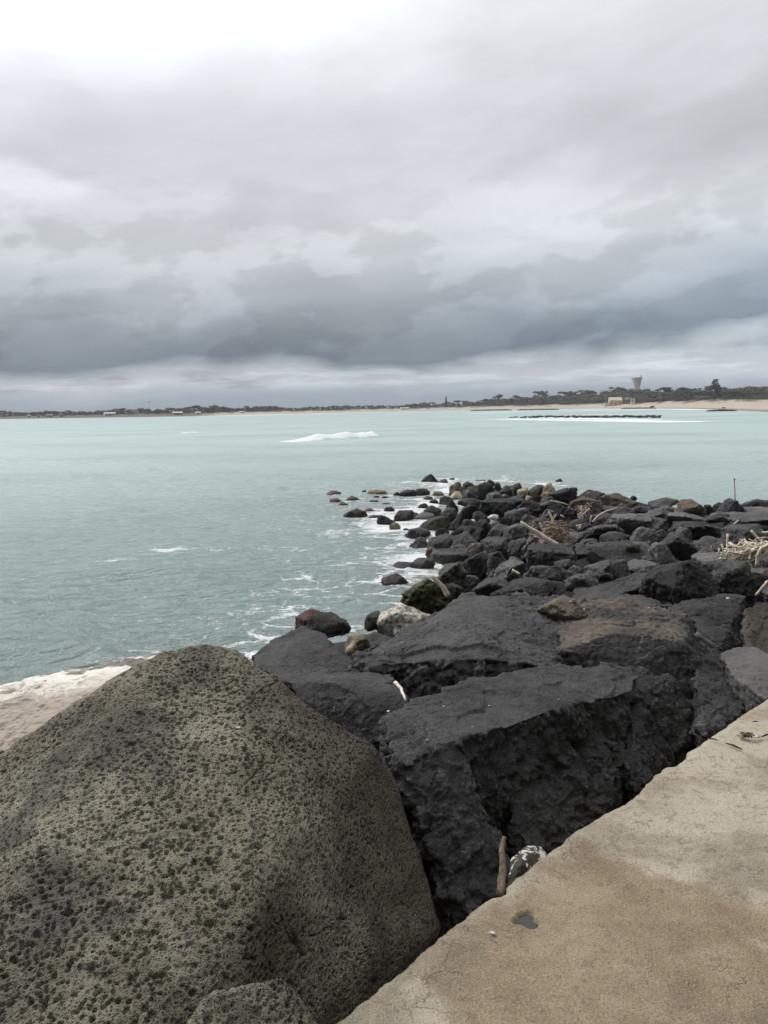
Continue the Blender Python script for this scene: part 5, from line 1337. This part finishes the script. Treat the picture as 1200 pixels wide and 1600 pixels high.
# low stone groynes and the small rocks of the reef
def groyne(x0, y0, x1, y1, hgt, wid, label, name='breakwater', z0=None, seed=1):
    A, B = pz(x0, y0, 0), pz(x1, y1, 0); e = B-A; L = np.linalg.norm(e); e /= L; nrm = np.array([-e[1], e[0], 0]); n = int(L/0.7)+2; cr = 9; V = []
    s = np.linspace(0, L, n); 
    for si in s:
        en = min(1, (si+1)/(0.06*L+2), (L-si+1)/(0.06*L+2))
        for k in range(cr):
            w = k/(cr-1)*2-1; V.append(A+e*si+nrm*wid*w*0.5+np.array([0, 0, hgt*en*max(0, 1-w*w)**0.6-0.4*(abs(w) > .98)]))
    V = np.array(V); _, _, rid = worley(V/1.5, seed); V += nrm*((rid-0.5)*0.4)[:, None]; V[:, 2] += (rid-0.5)*hgt*0.55
    idx = np.arange(n*cr).reshape(n, cr); F = np.stack([idx[:-1, :-1], idx[1:, :-1], idx[1:, 1:], idx[:-1, 1:]], -1).reshape(-1, 4)
    c = (A+B)/2; tag(link(name, mesh_np(name, V-c, F, [M['basalt_black']], smooth=False), tuple(c)), label, name)
groyne(226, 650.3, 348, 648.9, 1.7, 5, 'long low dark breakwater in front of the houses on the left shore')
groyne(735, 642.1, 800, 641.2, 1.1, 4, 'thin dark groyne lying along the beach in the middle', 'groyne', seed=2)
groyne(808, 641.2, 872, 640.4, 1.0, 4, 'second thin dark groyne nearer the reef along the beach', 'groyne', seed=3)
groyne(972, 639.0, 1024, 638.6, 1.0, 3, 'thin dark groyne in the surf below the yellow beach house', 'groyne', seed=4)
groyne(1103, 643.0, 1151, 642.2, 0.75, 1.5, 'narrow dark groyne running out from the sand on the right', 'groyne', seed=5)
def small_rock_proto(seed):
    rng = random.Random(seed); pts = [(rng.uniform(-1, 1), rng.uniform(-.8, .8), rng.uniform(-.7, .75)) for _ in range(14)]
    me = solid([pts], 0.16, 1); rockify(me, 1.6, seed, 1.3); me.materials.clear(); me.materials.append(M['basalt_black']); return me
SP = [small_rock_proto(200+i) for i in range(6)]
rng = random.Random(12)
for i in range(84):
    px = 796+(i/83)*235+rng.uniform(-2, 2); e = min(1, (px-792)/40)
    q = pz(px, 653.2-rng.uniform(0, 1.9)*(0.5+0.5*e)-(px-900)*0.002, 0)
    s = rng.uniform(0.45, 0.95)*(0.6+0.4*e)
    o = link('reef_rock', SP[i % 6], (q[0], q[1], 0.12+0.15*e)); o.scale = (s*rng.uniform(1.2, 2.2), s, s*rng.uniform(0.45, 0.8)); o.rotation_euler.z = rng.uniform(0, 6.28)
    part = 'left' if px < 860 else ('middle' if px < 960 else 'right')
    tag(o, 'small black wet rock in the %s stretch of the low surf-washed reef off the beach' % part, 'rock', 'rocks of the low reef')
o = link('beach_rock', SP[0], tuple(coast_pt(1020, 20)+np.array([0, 0, 0.5]))); o.scale = (2.6, 1.5, 1.2); tag(o, 'single dark rock on the sand right of the yellow beach house', 'rock')
o = link('beach_rock', SP[1], tuple(coast_pt(1132, 26)+np.array([0, 0, 0.2]))); o.scale = (1.6, 0.9, 0.6); tag(o, 'dark object-like low rock at the wet sand above the narrow groyne', 'rock')
def smoke():
    m = bpy.data.materials.new('smoke'); m.use_nodes = True; nt = m.node_tree; nt.nodes.clear()
    v = nt.nodes.new('ShaderNodeVolumePrincipled'); v.inputs['Color'].default_value = (0.8, 0.82, 0.85, 1); v.inputs['Density'].default_value = 0.05
    o = nt.nodes.new('ShaderNodeOutputMaterial'); nt.links.new(v.outputs[0], o.inputs['Volume'])
    g = coast_pt(221, 14); me_ = g[1]/FPX; pts = [g+np.array([0, 0, 0.3]), pd(214, 645, g[1]), pd(209, 640, g[1]), pd(207, 634, g[1])]
    V, F = tube([pts[0], (pts[0]+pts[1])/2, pts[1], pts[2], pts[3]], [0.8, 1.6, 2.6, 3.6, 4.4], 12)
    c = pts[0]; tag(link('smoke', mesh_np('smoke', np.array(V)-c, F, [m]), tuple(c)), 'thin pale smoke rising from the left shore', 'smoke', kind='stuff')
smoke()

# ---------------------------------------------------------------- flakes lying on the rocks, found by looking down the sight line
bpy.context.view_layer.update()
DG = bpy.context.evaluated_depsgraph_get()
def sight(px, py):
    hit, loc, nrm, _, ob, _ = SC.ray_cast(DG, Vector(EYE), Vector(ray(px, py)))
    return (np.array(loc), np.array(nrm), ob.name) if hit else (None, None, None)
def flakes():
    rng = random.Random(31)
    for px, py, sz, lab in [(372, 1137, 0.010, 'white shell flake on the upper right of the huge porous boulder'), (606, 1112, 0.013, 'white fleck near the right end of the black boulder with the light flat top'),
                            (667, 1157, 0.010, 'white flake on the front corner of the flat-topped black block'), (694, 1104, 0.008, 'small pale flake at the back of the flat-topped black block'),
                            (765, 1103, 0.008, 'small white flake in the middle of the flat-topped black block'), (738, 1136, 0.007, 'tiny white flake left of the middle of the flat-topped block'),
                            (873, 1093, 0.007, 'tiny white flake near the front edge of the flat-topped block'), (955, 943, 0.014, 'white flake at the back of the broad brown top'),
                            (994, 971, 0.014, 'white flake in the middle of the broad brown top'), (897, 937, 0.012, 'upright white fleck on the pointed brown pebbly rock'),
                            (892, 940, 0.009, 'tiny white fleck beside the larger one on the pointed brown rock'), (912, 952, 0.011, 'white fleck just right of the pointed brown rock'),
                            (882, 908, 0.028, 'white pebble at the left end of the long sloping slab'), (1137, 935, 0.020, 'white flake on the upright black block'),
                            (1110, 918, 0.014, 'white fleck above the upright black block'), (1084, 862, 0.028, 'white pebble right of the triangular dark boulder'),
                            (1104, 872, 0.022, 'pale chip in the hollow below the right middle boulders'), (1014, 950, 0.010, 'tiny white fleck behind the broad brown top'),
                            (628, 1004, 0.010, 'tiny white fleck on the left slope of the ridge boulder'), (784, 1279, 0.006, 'tiny white speck on the shaded foot of the flat-topped block')]:
        p, n, _ = sight(px, py)
        if p is None: continue
        pts = [(rng.uniform(-1, 1)*sz, rng.uniform(-.7, .7)*sz, rng.uniform(-.3, .5)*sz) for _ in range(12)]
        bm = hull(pts); me = bpy.data.meshes.new('flake'); bm.to_mesh(me); bm.free(); me.materials.append(M['pale'])
        o = link('white_flake', me, tuple(p+n*sz*0.1)); tag(o, lab, 'flake')
flakes()
def drop_hidden():
    seen = set()
    for x in range(500, 1202, 2):
        for y in range(738, 1000, 2):
            seen.add(sight(x, y)[2])
    for x in range(440, 660, 2):
        for y in range(930, 1010, 2): seen.add(sight(x, y)[2])
    global ROCKS
    keep = []
    for r_ in ROCKS:
        if r_['o'].name in seen: keep.append(r_)
        else: bpy.data.objects.remove(r_['o'])
    print('dropped', len(ROCKS)-len(keep)); ROCKS = keep
drop_hidden()
def haze():
    m = bpy.data.materials.new('haze'); m.use_nodes = True; nt = m.node_tree; nt.nodes.clear()
    v = nt.nodes.new('ShaderNodeVolumePrincipled'); v.inputs['Color'].default_value = (0.86, 0.92, 1.0, 1); v.inputs['Density'].default_value = 0.00018
    o = nt.nodes.new('ShaderNodeOutputMaterial'); nt.links.new(v.outputs[0], o.inputs['Volume'])
    V, F = boxv(-2200, 2300, -150, 3300, -12, 70)
    tag(link('haze', mesh_np('haze', V, F, [m], smooth=False)), kind='stuff')
haze()

# ---------------------------------------------------------------- labels of the unnamed boulders
TONE = {'basalt': 'charcoal', 'basalt_black': 'black', 'basalt_grey': 'grey', 'basalt_mid': 'dark grey', 'basalt_brown': 'brown', 'mottled': 'mottled'}
SHORT = []                         # landmarks: labelled neighbours
for r_ in ROCKS:
    if r_['label']: SHORT.append((r_['px'], r_['py'], r_['label']))
def _unused(l):
    l = l.split(' with ')[0].split(' awash')[0]
    w = l.split(); return ' '.join(w[:8])
used = set()
for r_ in ROCKS:
    o = r_['o']
    if r_['label']: o['label'] = r_['label']; used.add(r_['label']); continue
    size = 'small' if r_['w'] < 28 else ('medium' if r_['w'] < 55 else 'large')
    prop = 'flat' if r_['w'] > 2.4*r_['h'] else ('squat' if r_['w'] > 1.6*r_['h'] else 'chunky')
    cands = sorted(SHORT, key=lambda s_: abs(s_[0]-r_['px'])+1.6*abs(s_[1]-r_['py']))[:6]
    lab = None
    for c_ in cands:
        dx, dy = r_['px']-c_[0], r_['py']-c_[1]
        side = ('right of' if dx > 0 else 'left of') if abs(dx) > 1.6*abs(dy) else ('in front of' if dy > 0 else 'behind')
        nm = c_[2]
        for cut in (' with ', ' lying ', ' below ', ' behind ', ' above ', ' between ', ' in ', ' at ', ' beside ', ' right of ', ' left of ', ' on ', ' under ', ', '):
            if len(nm.split()) > 8: nm = nm.split(cut)[0]
        cand = '%s %s %s boulder %s the %s' % (size, prop, TONE.get(r_['mat'], 'dark'), side, nm)
        if cand not in used and len(cand.split()) <= 16: lab = cand; break
    if not lab: lab = '%s %s dark boulder low in the heap' % (size, prop)
    used.add(lab); o['label'] = lab
